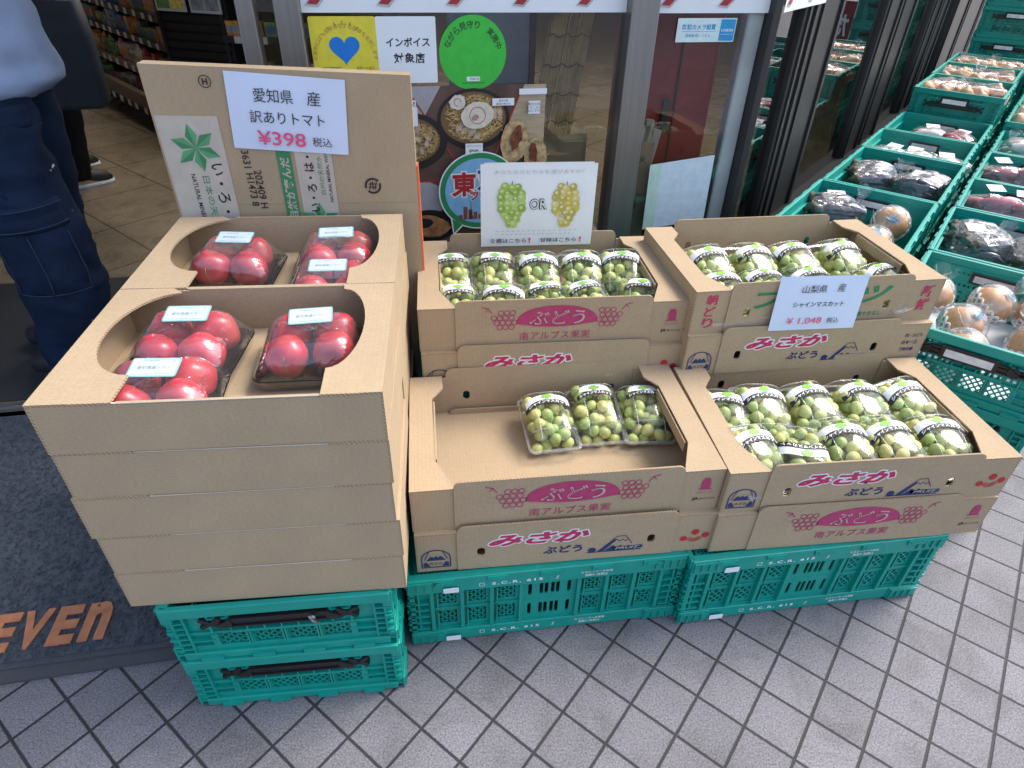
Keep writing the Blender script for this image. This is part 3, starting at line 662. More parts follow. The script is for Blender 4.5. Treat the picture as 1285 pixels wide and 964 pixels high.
def long_wall(mb, L, h, M, slots=True):
    B = lambda *a: mb.box(*a, 0, M)
    zb, zt = .040, h - .044
    mb.box(0, -.004, zt, L, .008 if not slots else .016, h, 0, M, ch=.0022); B(.002, .0075, zt, L - .002, .0155, zt + .004); mb.box(.012, -.001, 0, L - .012, .016, zb - .004, 0, M, ch=.002)
    mb.box(.0, -.004, 0, .075, .0, .036, 0, M, ch=.0015); mb.box(L - .075, -.004, 0, L, .0, .036, 0, M, ch=.0015)
    for x0 in (.004, L - .071):                # corner block ribs on both bands
        for z0 in (.004, zt + .010):
            for i in range(4): B(x0 + i * .017, -.0075, z0, x0 + i * .017 + .003, -.004, z0 + .026)
            B(x0, -.0075, z0 + .026, x0 + .067, -.004, z0 + .029)
    xm0, xm1 = L * .40, L * .61
    rows = [(zb, (zb + zt) / 2 - .003), ((zb + zt) / 2 + .003, zt - .002)]
    B(.045, .006, (zb + zt) / 2 - .003, L - .045, .015, (zb + zt) / 2 + .003); B(.045, .006, zb - .004, L - .045, .015, zb); B(.045, .006, zt - .002, L - .045, .0155, zt)
    for xa, xb in ((.05, xm0), (xm1, L - .05)):
        st = (xb - xa) / 3
        for i in range(4):
            x = xa + i * st; B(x - .004, -.001, zb, x + .004, .015, zt - .001)
        for i in range(3):
            for r0, r1 in rows:
                x0, x1 = xa + i * st + .004, xa + (i + 1) * st - .004
                B(x0, .009, r0, x1, .0135, r0 + .009); B(x0, .009, r1 - .010, x1, .0135, r1)
                B(x0, .009, r0 + .009, x0 + .008, .0135, r1 - .010); B(x1 - .008, .009, r0 + .009, x1, .0135, r1 - .010)
                lattice(mb, x0 + .008, x1 - .008, r0 + .009, r1 - .010, M, step=.017, bw=.0034)
                B(x0 + .006, -.0005, r0 + .004, x0 + .009, .009, r1 - .004)
    holes = []
    for r0, r1 in rows:
        for xs in ((.02, .045, .07), (L * .21 - .07, L * .21 - .045, L * .21 - .02)):
            for x in xs: holes.append(rrect(xm0 + x - .004, r0 + .012, xm0 + x + .004, r1 - .012, .0035, 3)[::-1])
    sheet(mb, [[(xm0, zb), (xm1, zb), (xm1, zt), (xm0, zt)]] + (holes if slots else []), .004, M=M @ Matrix.Translation((0, .0105, 0)) @ UP)
    for s in (0, 1):
        for i in range(int((zt - zb) / .022)):
            z = zb + .004 + i * .022; x0 = -.003 if s == 0 else L - .042; B(x0, .0, z, x0 + .045, .013, z + .004)
        B(0 if s == 0 else L - .045, .0105, zb - .004, .045 if s == 0 else L, .0145, zt); B(.02 if s == 0 else L - .024, .001, zb, .024 if s == 0 else L - .02, .0105, zt)
    for i in range(5):                          # hinge clips on the rim
        x = L * (.13 + .185 * i); B(x - .022, -.0075, h - .016, x + .022, -.004, h - .003); B(x - .015, -.009, h - .012, x + .015, -.0075, h - .006)
def handle_mb(L, h, M):
    mb = MB(); B = lambda *a: mb.box(*a, 0, M); z = .034 + (h - .06) * .36 + .030; zt = h - .036
    zm = (z + zt) / 2
    B(.085, -.003, zm - .006, L - .085, .0095, zm + .004)
    g0, g1 = L / 2 - .085, L / 2 + .085
    mb.box(g0, -.006, zm + .008, g1, .0098, zm + .014, 0, M); mb.box(g0, -.006, zm - .010, g1, .0098, zm - .0065, 0, M); B(g0, .004, zm - .0065, g1, .0102, zm + .008)
    for x, s in ((g0, -1), (g1, 1)):
        P = [(x - s * .002, zm + .014), (x + s * .022, zm - .001), (x + s * .022, zm - .0105), (x - s * .002, zm - .0105)]
        if s > 0: P = P[::-1]
        mb.prism(P, -.010, .006, M=M @ UP)
    for x in (.080, L - .080):
        for a in (.6, -.6):
            T = M @ Matrix.Translation((x, 0, zm)) @ Matrix.Rotation(a, 4, 'Y'); mb.box(-.022, -.0035, -.004, .022, .0092, .004, 0, T)
    return mb
def crate_parts(t, wx, dy, h, front, deck=False, label=True, card=False):
    thin = card
    mb = MB(); Ms = {'f': Matrix.Identity(4), 'b': Matrix.Translation((wx, dy, 0)) @ Matrix.Rotation(math.pi, 4, 'Z'),
                     'l': Matrix.Translation((0, dy, 0)) @ Matrix.Rotation(-math.pi / 2, 4, 'Z'), 'r': Matrix.Translation((wx, 0, 0)) @ Matrix.Rotation(math.pi / 2, 4, 'Z')}
    for k, M in Ms.items():
        L = wx if k in 'fb' else dy
        if (k in 'fb') == (front == 'long'): long_wall(mb, L, h, M, not thin)
        else: short_wall(mb, L, h, M)
    z = .006
    mb.box(.016, .016, z, wx - .016, dy - .016, z + .004)
    if deck:
        zd = h - .012; mb.box(.016, .075, zd, wx - .016, dy - .016, zd + .003)
        D = Matrix(((1, 0, 0, 0), (0, 0, 1, 0), (0, -1, 0, zd + .012), (0, 0, 0, 1)))
        n = 8; st = (wx - .04) / n
        for i in range(n):
            x0 = .02 + i * st
            if i in (3, 4): mb.box(x0, .0165, zd, x0 + st, .074, zd + .003)
            else:
                T = Matrix(((1, 0, 0, 0), (0, 0, 1, 0), (0, 1, 0, zd - .008), (0, 0, 0, 1))); lattice(mb, x0 + .005, x0 + st - .005, .02, .070, T, step=.016, bw=.004)
            mb.box(x0 - .004, .0165, zd - .004, x0 + .004, .074, zd + .0035)
        mb.box(.02, .070, zd - .004, wx - .02, .0745, zd + .0036)
    part('crate_body', mb, TEAL, t)
    for k, M in Ms.items():
        L = wx if k in 'fb' else dy
        if (k in 'fb') != (front == 'long'): part('handle', handle_mb(L, h, M), BLACKP, t)
    if label and front == 'long':
        mk = MB()
        for z in (h - .028, .018):
            y = -.0046 if z > .05 else -.0016
            mk.ring(.155, z, .0058, .0074, 0, wallM(y), 4, a=(math.pi / 4, math.pi / 4 + 2 * math.pi)); put_text(mk, 'S.C.R. 615', .230, z, width=.108, height=.0088, M=wallM(y), bold=.03, space=1.3); put_text(mk, 'S', .315, z, height=.010, M=wallM(y), shear=.3)
            put_text(mk, 'エスシーアール所有', .40, z + .006, width=.07, M=wallM(y), bold=.02); put_text(mk, '無断使用禁止', .40, z - .004, width=.05, M=wallM(y), bold=.01)
        part('printed_lettering', mk, WHITE, t)
        for z in (h - .033, .014):
            mk = MB(); mk.prism(rrect(.075, z - .007, .107, z + .008, .002), 0, .0008, M=wallM(-.0078 if z < .05 else -.0079)); part('barcode_tag', mk, PAPER, t)
    if card:
        for k in 'fb':
            M = Ms[k]; L = wx; z0 = h - .058
            fr = MB(); c = L / 2
            for y0, y1 in ((.0165, .021), (-.0095, -.0062)):
                fr.box(c - .062, y0, z0 - .004, c + .062, y1, z0 + .030, 0, M, ch=.001)
            fo = part('card_frame', fr, BLACKP, t)
            cd = MB()
            for y0, y1 in ((.0212, .0222), (-.0107, -.0097)):
                cd.box(c - .052, y0, z0 + .002, c + .052, y1, z0 + .022, 0, M)
            part('card', cd, mat('label card', (.78, .74, .73), rough=.5, var=.12, vscale=45, objvar=.25), fo)

TX, TY, TA = -.6111, .6673, .1259
t = thing('folding_crate', 'lower of two teal crates with black handles under the tomato boxes', 'crate', (TX + .003, TY - .002, .002), TA, 'teal crates under the cartons')
crate_parts(t, .402, .60, .158, 'short')
dup(t, 'upper of two teal crates with black handles under the tomato boxes', (TX, TY, .161), TA + .004)
# a broken clip and a strap end on the upper handle
mb = MB(); mb.sph((.262, -.012, .118), (.006, .004, .006), u=8, v=6); mb.tube([(.256, -.012, .124), (.262, -.016, .112), (.272, -.014, .104)], .002, 5)
part('handle_clip', mb, STEEL, [o for o in bpy.data.objects if o.get('label', '').startswith('upper of two teal')][0])
t2 = thing('folding_crate', 'teal lettered crate under the half empty carton with three grape packs', 'crate', (-.2052, .8171, .002), .1531, 'teal crates under the cartons')
crate_parts(t2, .60, .40, .2160, 'long', deck=True)
dup(t2, 'teal lettered crate under the full grape carton at the right front', (.3935, .8882, .002), .1601)
d1 = dup(t2, 'teal lettered crate hidden behind, low under the carton with grape poster', (-.2232, 1.255, .002), .1236)
e1 = dup(t2, 'teal lettered crate hidden behind, low under the carton with grape price card', (.3990, 1.318, .002), .160)
t3 = thing('folding_crate', 'upper hidden teal crate under the carton with the grape poster', 'crate', (-.2232, 1.255, .2195), .1236, 'teal crates under the cartons')
crate_parts(t3, .60, .40, .1655, 'long', deck=True, label=False)
t3 = thing('folding_crate', 'upper hidden teal crate under the carton with the grape price card', 'crate', (.3990, 1.318, .2195), .160, 'teal crates under the cartons')
crate_parts(t3, .60, .40, .2010, 'long', deck=True, label=False)

# ================================================================== GRAPE CARTONS
GW, GD, GH = .6232, .3693, .1102
def carton_mesh():
    mb = MB(); tk = .0042; c = .085
    mb.box(tk, tk, 0, GW - tk, GD - tk, tk)
    YZ = Matrix(((0, 0, 1, 0), (1, 0, 0, 0), (0, 1, 0, 0), (0, 0, 0, 1)))       # XY drawing -> YZ wall, z -> +X
    end = [(0, 0), (GD, 0), (GD, GH - tk), (0, GH - tk)]
    hole = [rrect(GD / 2 - .035, .045, GD / 2 + .035, .070, .010)[::-1]]
    sheet(mb, [end] + hole, tk, 0, 1, YZ); sheet(mb, [end] + hole, tk, 0, 1, Matrix.Translation((GW - tk, 0, 0)) @ YZ)
    for y in (0, GD - tk):
        for x0, x1 in ((tk, c), (GW - c, GW - tk)): sheet(mb, [[(x0, 0), (x1, 0), (x1, GH - tk), (x0, GH - tk)]], tk, 0, 1, wallM(y + tk))
    fl = [(0, 0), (c, 0), (c, .004), (.050, .085), (.050, .285), (.075, .322), (.075, GD), (0, GD)]
    sheet(mb, [fl], tk, 0, 1, Matrix.Translation((0, 0, GH - tk))); sheet(mb, [[(GW - x, y) for x, y in fl][::-1]], tk, 0, 1, Matrix.Translation((0, 0, GH - tk)))
    # inner lining flaps seen below the flanges
    for x in (.052, GW - .052 - .003): mb.box(x, .09, GH - .030, x + .003, .28, GH - tk - .0005)
    return mb.mesh('carton_body', [CARD, EDGE])
def panel_mesh(front=True, hole=True):
    mb = MB(); hs = [rrect(x - .008, .040, x + .008, .064, .007)[::-1] for x in (.131, .486)] if hole else []
    P = rrect(.083, .0015, .537, GH + .018, .016, 5, (0, 0, 1, 1))
    sheet(mb, [P] + hs, .004, 0, 1, wallM(.0008 if front else GD + .0032)); return mb.mesh('front_panel' if front else 'back_panel', [CARD, EDGE])
CB = carton_mesh(); FPH, FP, BP = panel_mesh(), panel_mesh(True, False), panel_mesh(False, True)
PY = wallM(-.0042); PC = wallM(-.0012)
def print_budou():
    m1 = MB(); pp = []
    for i in range(33):
        a = math.pi * i / 32; pp.append((.315 + .094 * math.cos(a), .066 + .046 * math.sin(a) ** .8))
    for i in range(17): pp.append((.221 + .188 * i / 16, .066 - .010 * math.sin(math.pi * i / 16)))
    m1.poly(pp, 0, PY)
    for s in (-1, 1):
        for r, (n, z) in enumerate(((3, .100), (4, .0875), (4, .075), (3, .0625))):
            for i in range(n):
                x = .315 + s * (.098 + .0135 * (i + .5 * (r % 2)) + (.004 if r == 0 else 0)); m1.ring(x, z - .004, .0052, .0070, 0, PY, 14)
        m1.stroke([(.315 + s * .150, .096), (.315 + s * .158, .108), (.315 + s * .172, .112)], .0022, 0, PY); m1.stroke([(.315 + s * .158, .108), (.315 + s * .164, .100)], .0018, 0, PY)
    put_text(m1, '南アルプス果実', .312, .034, width=.165, height=.021, M=PY, bold=.0)
    m2 = MB(); Z = wallM(-.0046); V = None
    put_text(m2, 'ぶどう', .315, .081, width=.128, height=.036, M=Z, bold=.015, shear=.1)
    m3 = MB(); put_text(m3, 'ぶどう', .315, .081, width=.118, height=.030, M=wallM(-.0050), bold=-.012, shear=.1)
    m4 = MB(); m4.prism(rrect(.578, .060, .597, .084, .006), 0, .0004, M=PC); m4.disc(.5875, .085, .008, .005, 0, PC); m4.rect(.574, .058, .601, .061, 0, PC); put_text(m4, 'JA南アルプス市', .5875, .050, width=.034, M=PC)
    m5 = MB(); put_text(m5, 'JA', .572, .032, width=.014, height=.010, M=PC, bold=.03); put_text(m5, '南アルプス市', .597, .032, width=.032, M=PC, bold=.01)
    return [('fruit_print', m1.mesh('fruit_print', [MAG])), ('title_outline', m2.mesh('title_outline', [PALE])), ('title_fill', m3.mesh('title_fill', [MAG])), ('corner_emblem', m4.mesh('corner_emblem', [MAG])), ('corner_lettering', m5.mesh('corner_lettering', [INK]))]
def print_misaka(dots=True):
    out = []
    a = MB()
    for k in range(12): put_text(a, 'みさか', .249 + .0032 * math.cos(k * math.pi / 6), .082 + .0030 * math.sin(k * math.pi / 6), width=.205, height=.034, M=wallM(-.0037 - .00002 * k), bold=.045, shear=.35)
    out.append(('title_outline', a.mesh('title_outline', [WHITE])))
    a = MB(); put_text(a, 'みさか', .249, .082, width=.205, height=.034, M=wallM(-.0045), bold=.045, shear=.35); out.append(('title', a.mesh('title', [MAGD])))
    a = MB(); put_text(a, 'ぶどう', .300, .041, width=.082, height=.022, M=PY, bold=.03)
    a.disc(.362, .030, .0085, .0075, 0, PY); a.poly([(.352, .022), (.468, .022), (.466, .0245), (.352, .0245)], 0, PY)
    a.poly([(.374, .0245), (.386, .0245), (.413, .058), (.405, .060)], 0, PY); a.poly([(.388, .0245), (.452, .0245), (.440, .036), (.430, .033), (.422, .040), (.414, .033), (.406, .041)], 0, PY)
    a.stroke([(.405, .060), (.413, .068), (.430, .068), (.446, .043)], .0016, 0, PY); a.stroke([(.413, .058), (.419, .052), (.424, .058), (.432, .052), (.437, .056)], .0014, 0, PY)
    a.rect(.404, .027, .470, .036, 0, PY); out.append(('blue_print', a.mesh('blue_print', [NAVY])))
    a = MB(); put_text(a, 'FRUIT', .437, .0315, width=.052, height=.007, M=wallM(-.0048), bold=.02, shear=.3); out.append(('emblem_lettering', a.mesh('emblem_lettering', [PALE])))
    a = MB(); c = .0395; pp = [(c + .030 * math.cos(t_), .040 + .026 * math.sin(t_)) for t_ in [math.pi * i / 20 for i in range(21)]] + [(c - .030, .012), (c + .030, .012)]
    qq = [(c + .0275 * math.cos(t_), .040 + .0235 * math.sin(t_)) for t_ in [math.pi * i / 20 for i in range(21)]] + [(c - .0275, .0145), (c + .0275, .0145)]
    for i in range(len(pp)): a.add([(*pp[i], 0), (*pp[(i + 1) % 23], 0), (*qq[(i + 1) % 23], 0), (*qq[i], 0)], [(0, 1, 2, 3)], 0, PC)
    a.poly([(c - .020, .034), (c - .010, .047), (c - .004, .042), (c, .048), (c + .004, .042), (c + .010, .047), (c + .020, .034)], 0, PC)
    a.poly([(c - .0255, .016), (c - .012, .016), (c - .020, .030), (c - .0255, .026)], 0, PC); a.poly([(c + .0255, .016), (c + .0255, .026), (c + .020, .030), (c + .012, .016)], 0, PC)
    for i in range(4): a.stroke([(c - .024 + .0022 * i, .037 + .006 * i), (c - .020 + .0022 * i, .042 + .006 * i)], .0015, 0, PC); a.stroke([(c + .024 - .0022 * i, .037 + .006 * i), (c + .020 - .0022 * i, .042 + .006 * i)], .0015, 0, PC)
    put_text(a, 'みさか', c, .024, width=.026, M=PC, bold=.01); out.append(('corner_emblem', a.mesh('corner_emblem', [NAVY])))
    a = MB()
    if dots:
        for x, z, r in ((.559, .040, .0075), (.582, .058, .0085), (.606, .047, .0080)): a.disc(x, z, r, mi=0, M=PC)
        for k in range(3): a.ring(.582, .046, .008 + .004 * k, .0098 + .004 * k, 0, PC, 10, a=(R(200), R(345)))
        out.append(('smile_emblem', a.mesh('smile_emblem', [REDI])))
    else:
        for i, s_ in enumerate(('桃・ぶどう', '日本一之', '笛吹の郷')): put_text(a, s_, .586 - .003 * i, .078 - .020 * i, width=.046 - .004 * i, height=.011, M=PC, bold=.02)
        out.append(('corner_lettering', a.mesh('corner_lettering', [NAVY])))
    return out
def print_fruits():
    a = MB(); put_text(a, 'フルーツ', .315, .082, width=.345, height=.045, M=PY, bold=.03, shear=.2); put_text(a, '農やまなし', .448, .030, width=.065, M=PY, bold=.01)
    b = MB()
    for i, ch in enumerate('朝どり'): put_text(b, ch, .041, .088 - .030 * i, height=.026, width=.026, M=PC, bold=.02)
    for i, ch in enumerate('新鮮'): put_text(b, ch, .586, .080 - .036 * i, height=.032, width=.032, M=PC, bold=.02)
    return [('green_print', a.mesh('green_print', [GRN])), ('corner_lettering', b.mesh('corner_lettering', [MAGD]))]
PB, PM, PM2, PF = print_budou(), print_misaka(), print_misaka(False), print_fruits()
def carton(label, x, y, z, rz, prints, hole):
    t = thing('fruit_carton', label, 'carton', (x, y, z), rz, 'fruit cartons')
    link(bpy.data.objects.new('carton_body', CB), t); f = link(bpy.data.objects.new('front_panel', FPH if hole else FP), t); link(bpy.data.objects.new('back_panel', BP), t)
    for n, me in prints: link(bpy.data.objects.new(n, me), f)
    return t
zB = .2188; zD = .386; zE = .4217
BX, BY, BA = -.1866, .8466, .1398; CX, CY, CA = .4342, .9195, .1179; DX, DY, DA = -.2132, 1.2385, .1236; EX, EY, EA = .4090, 1.2886, .1659
carton('lower carton with pink and navy print under the half empty carton', BX + .003, BY - .006, zB, BA - .006, PM, True)
cB = carton('half empty grape carton with three packs and pink oval print', BX - .0006, BY + .005, zB + GH, BA, PB, False)
carton('lower carton with faded pink oval print under the right front carton', CX - .003, CY - .005, zB, CA + .006, PB, False)
cC = carton('full grape carton with navy mountain print at the right front', CX - .0006, CY + .005, zB + GH, CA, PM, True)
carton('lower carton with pink lettering under the carton with grape poster', DX + .003, DY - .006, zD, DA, PM, True)
cD = carton('grape carton with the grape poster and pink oval print', DX - .0006, DY + .005, zD + GH, DA, PB, False)
carton('lower carton with pink and small navy lettering under price card carton', EX - .001, EY - .006, zE, EA - .012, PM2, True)
cE = carton('grape carton with green lettering and a hanging price card', EX - .0006, EY + .005, zE + GH, EA, PF, True)

# ================================================================== GRAPE PACKS
def grape_mat():
    m = mat('grape skin', (.30, .42, .07), rough=.33, spec=.45, var=.10, vscale=55)
    n = m.node_tree.nodes; l = m.node_tree.links; b = n['Principled BSDF']
    oi = n.new('ShaderNodeObjectInfo'); rp = n.new('ShaderNodeValToRGB'); rp.color_ramp.elements[0].color = (.37, .47, .14, 1); rp.color_ramp.elements[1].color = (.66, .61, .22, 1)
    e = rp.color_ramp.elements.new(.45); e.color = (.50, .57, .19, 1)
    l.new(oi.outputs['Random'], rp.inputs[0]); hs = [x for x in n if x.type == 'HUE_SAT'][0]; l.new(rp.outputs[0], hs.inputs['Color'])
    b.inputs['Subsurface Weight'].default_value = .35; b.inputs['Subsurface Radius'].default_value = (.6, .8, .2); b.inputs['Subsurface Scale'].default_value = .006
    return m
GRAPE = grape_mat(); STEM = mat('grape stem', (.16, .17, .05), rough=.7)
LA, LB, LZ, LH = .0565, .080, .032, .047
def lid(x, y, p=3.0, o=0):
    a = max(0, 1 - min(1, abs(x) / LA) ** p) ** (1 / p); b = max(0, 1 - min(1, abs(y) / LB) ** p) ** (1 / p)
    return LZ + (LH - .010 * max(0, -y / LB)) * a * b + o
def shell(up):
    mb = MB(); N = 16; V = []
    for j in range(N + 1):
        for i in range(N + 1):
            x = LA * math.sin(math.pi / 2 * (-1 + 2 * i / N)); y = LB * math.sin(math.pi / 2 * (-1 + 2 * j / N))
            if up: z = lid(x, y)
            else:
                a = max(0, 1 - abs(x / LA) ** 5) ** .2 * max(0, 1 - abs(y / LB) ** 5) ** .2; z = LZ - .001 - .0285 * a; x *= .97; y *= .97
            V.append((x, y, z))
    mb.add(V, [(j * (N + 1) + i, j * (N + 1) + i + 1, (j + 1) * (N + 1) + i + 1, (j + 1) * (N + 1) + i) for j in range(N) for i in range(N)], 0, None, True)
    if up: 
        o = rrect(-LA - .004, -LB - .006, LA + .004, LB + .006, .012, 4); inn = rrect(-LA + .001, -LB + .001, LA - .001, LB - .001, .010, 4); n = len(o)
        mb.add([(*p, LZ) for p in o] + [(*p, LZ) for p in inn], [(i, (i + 1) % n, n + (i + 1) % n, n + i) for i in range(n)], 1)
        mb.add([(*p, LZ) for p in o] + [(*p, LZ - .005) for p in o], [(i, (i + 1) % n, n + (i + 1) % n, n + i) for i in range(n)], 1)
        # pressed ridges of the lid
        for x in (-.030, .030): mb.tube([(x, y, lid(x, y, o=.0005)) for y in [LB * (-.9 + 1.2 * k / 12) for k in range(13)]], .0010, 5, 1)
        for y in (-LB * .62, LB * .86): mb.tube([(x, y, lid(x, y, o=.0005)) for x in [LA * (-.92 + 1.84 * k / 14) for k in range(15)]], .0010, 5, 1)
    return mb.mesh('lid' if up else 'tray', [CLAM, RIM])
LID, TRAYC = shell(True), shell(False)
def label_mesh(kind):
    fn = lambda o: (lambda x, y, z=0: (x, y, lid(x, y, o=o)))
    out = []
    y0 = LB * (.38 if kind == 0 else .30); wd = .038 if kind == 0 else .050
    a = MB()
    def grid(m_, f, x0, x1, ya, yb, n=14, k=4, o=.001):
        V = []
        for j in range(k + 1):
            for i in range(n + 1):
                x = x0 + (x1 - x0) * i / n; y = ya(x) + (yb(x) - ya(x)) * j / k; V.append(f(x, y))
        m_.add(V, [(j * (n + 1) + i, j * (n + 1) + i + 1, (j + 1) * (n + 1) + i + 1, (j + 1) * (n + 1) + i) for j in range(k) for i in range(n)], 0, None, True)
    arch = lambda x: -6.0 * x * x
    top = (lambda x: y0 + .008 + .027 * math.sqrt(max(0, 1 - (x / wd) ** 2))) if kind == 0 else (lambda x: y0 + .026 + arch(x) * .8)
    grid(a, fn(.0010), -wd, wd, lambda x: y0 + .007 + arch(x) * kind, top); out.append(('label', a.mesh('label', [PAPER])))
    a = MB(); wb = .044 if kind == 0 else .0525
    grid(a, fn(.0015), -wb, wb, lambda x: y0 - .006 + arch(x), lambda x: y0 + .008 + arch(x), k=2); out.append(('label_band', a.mesh('label_band', [INK])))
    a = MB(); put_text(a, 'シャインマスカット', 0, y0 + .001, width=wb * 1.75, height=.0095, fn=lambda x, y, z: (x, y + arch(x), lid(x, y + arch(x), o=.0021)), bold=.03); out.append(('label_lettering', a.mesh('label_lettering', [WHITE])))
    a = MB()
    for dx, dy, r in ((0, .021, .008), (-.007, .018, .006), (.007, .018, .006), (0, .014, .006)):
        c = (dx, y0 + dy); a.add([fn(.0022)(c[0] + r * math.cos(t_), c[1] + r * .8 * math.sin(t_)) for t_ in [2 * math.pi * i / 9 + dx * 60 for i in range(9)]], [tuple(range(9))])
    out.append(('label_leaf', a.mesh('label_leaf', [mat('label leaf', (.22, .50, .08), rough=.5)])))
    return out
LBL = [label_mesh(0), label_mesh(1)]
GM = []
for k in range(3):
    q = MB(); q.sph((0, 0, 0), (.0140, .0140, .0158), u=14, v=10, fn=lambda v, k=k: v * (1 + .03 * math.sin(3 * v.x + k) * v.y)); GM.append(q.mesh('grape', [GRAPE]))
def pack_proto(seed, kind):
    r = random.Random(seed); t = thing('grape_pack', 'grape pack', 'grape pack', (0, 0, 0), 0, 'packs of green grapes')
    link(bpy.data.objects.new('tray', TRAYC), t); ld = link(bpy.data.objects.new('lid', LID), t)
    for n, me in LBL[kind]: link(bpy.data.objects.new(n, me), ld)
    pos = []
    for z, tries, rad in ((.0165, 700, .0235), (.036, 900, .0240), (.056, 600, .0245)):
        for _ in range(tries):
            x = r.uniform(-LA + .015, LA - .015); y = r.uniform(-LB + .016, LB - .016)
            if z > .03 and r.random() < .04: continue
            if z < .03 and abs(x) < .018 and abs(y) < .04: continue
            zz = z + r.uniform(-.004, .004)
            if zz + .0125 > lid(x, y) - .001: continue
            if all((x - a) ** 2 + (y - b) ** 2 + (zz - c) ** 2 > rad ** 2 for a, b, c in pos): pos.append((x, y, zz))
    for x, y, z in pos:
        g = link(bpy.data.objects.new('grape', r.choice(GM)), t); g.location = (x, y, z); g.rotation_euler = (r.uniform(-1, 1), r.uniform(-1, 1), r.uniform(0, 6)); s = r.uniform(.90, 1.06); g.scale = (s, s, s)
    m = MB(); m.tube([(0, -.03, .045), (.003, 0, .052), (-.004, .03, .055), (0, .05, .056)], .0014, 5); part('stem', m, STEM, t)
    return t
protos = [pack_proto(1, 0), pack_proto(2, 1), pack_proto(3, 0), pack_proto(4, 1)]
used = set(); ORD = ('leftmost', 'second from left', 'third from left', 'fourth from left', 'rightmost')
def put_pack(box, lx, ly, lz, rz, rx, k, label):
    bx, by, bz, ba = box; x = bx + lx * math.cos(ba) - ly * math.sin(ba); y = by + lx * math.sin(ba) + ly * math.cos(ba)
    o = protos[k]
    if k in used: o = copy_tree(o)
    used.add(k)
    o.location = (x, y, bz + lz); o.rotation_euler = (rx + rp_.uniform(-.07, .07), rp_.uniform(-.13, .10), ba + rz); o['label'] = label
rp_ = random.Random(11)
bB = (BX, BY, zB + GH, BA); bC = (CX, CY, zB + GH, CA); bD = (DX, DY, zD + GH, DA); bE = (EX, EY, zE + GH, EA)
for i, (x, y, rz, k, lab) in enumerate(((.312, .262, .05, 1, 'left grape pack of three in the half empty carton'), (.428, .282, .0, 0, 'middle grape pack of three in the half empty carton'), (.540, .268, -.06, 2, 'right grape pack of three in the half empty carton'))):
    put_pack(bB, x, y, .012, rz, R(7), k, lab)
for i, x in enumerate((.082, .165, .285, .402, .520)):
    put_pack(bC, x, .228, .040 if i else .028, (-.25, -.06, .10, .06, .16)[i], R(12), (1, 1, 3, 3, 1)[i], ORD[i] + ' grape pack in the back row of the right front carton')
for i, x in enumerate((.090, .195, .302, .408, .522)):
    put_pack(bC, x, .098, .030, (.2, 2.9, -.06, .1, -.08)[i], R((12, -3, 12, 8, 10)[i]), (3, 1, 3, 3, 1)[i], ORD[i] + ' grape pack in the front row of the right front carton')
for i, x in enumerate((.083, .190, .305, .418, .530)):
    put_pack(bD, x, .250, .026, (.06, .03, 0, -.04, -.22)[i], R(21), (0, 2, 1, 3, 1)[i], ORD[i] + ' grape pack in the back row under the grape poster')
for i, x in enumerate((.090, .200, .312, .415, .545)):
    put_pack(bD, x, .105, .012, (.15, -.12, .08, .2, -.25)[i], R(12), (0, 1, 2, 0, 2)[i], ORD[i] + ' grape pack in the front row below the grape poster')
for i, x in enumerate((.125, .240, .360, .490)):
    put_pack(bE, x, .215, .022, (.1, .05, .1, .1)[i], R(17), (1, 3, 1, 3)[i], ('leftmost', 'second from left', 'third from left', 'rightmost')[i] + ' grape pack in the back row of the price card carton')
for i, x in enumerate((.110, .225, .345, .545)):
    put_pack(bE, x, .090, .012, (.0, .05, .1, .3)[i], R(8), (3, 1, 3, 1)[i], ('leftmost', 'second from left', 'third from left', 'rightmost')[i] + ' grape pack in the front row behind the price card')

# ================================================================== TOMATO BOXES
TW, TD, TH = .4789, .3337, .0892
def tomato_box_mesh():
    mb = MB(); tk = .004
    mb.box(tk, tk, 0, TW - tk, TD - tk, tk)
    YZ = Matrix(((0, 0, 1, 0), (1, 0, 0, 0), (0, 1, 0, 0), (0, 0, 0, 1)))
    for x in (0, TW - tk): sheet(mb, [[(0, 0), (TD, 0), (TD, TH - tk - .0003), (0, TH - tk - .0003)]], tk, 0, 1, Matrix.Translation((x, 0, 0)) @ YZ)
    for y in (0, TD - tk): sheet(mb, [[(tk, 0), (TW - tk, 0), (TW - tk, TH - tk - .0003), (tk, TH - tk - .0003)]], tk, 0, 1, wallM(y + tk))
    # top edge rolls between the flaps (fold lines with short slots)
    for y0 in (.0, TD - tk):
        mb.box(.118, y0 + .0002, TH - tk, .389, y0 + tk - .0002, TH - .0012)
    fl = [(0, 0), (.112, 0)] + [(.112 - .079 * math.sin(a), .190 - .125 * math.cos(a)) for a in [math.pi * i / 16 for i in range(17)]] + [(.092, TD), (0, TD)]
    fr = [(.392, 0), (TW, 0), (TW, TD), (.388, TD)] + [(.391 + .046 * math.sin(a), .190 + .125 * math.cos(a)) for a in [math.pi * i / 16 for i in range(17)]]
    for f in (fl, fr): sheet(mb, [f], tk, 0, 1, Matrix.Translation((0, 0, TH - tk)))
    return mb.mesh('box_body', [CARD, EDGE])
TBM = tomato_box_mesh()
def slots_mesh():
    mb = MB()
    for x0, x1 in ((.055, .112), (.392, .450)): mb.box(x0, -.0009, TH - .0042, x1, .002, TH - .0002)
    mb.box(.113, -.0007, TH - .0028, .391, .002, TH - .0014, 1)
    return mb.mesh('tuck_slots', [EDGE, mat('cut paper edge', (.60, .52, .42), rough=.8)])
TSM = slots_mesh()
TBX, TBY, TBA, TZ0 = -.6583, .6736, .1117, .3196
rb = random.Random(5)
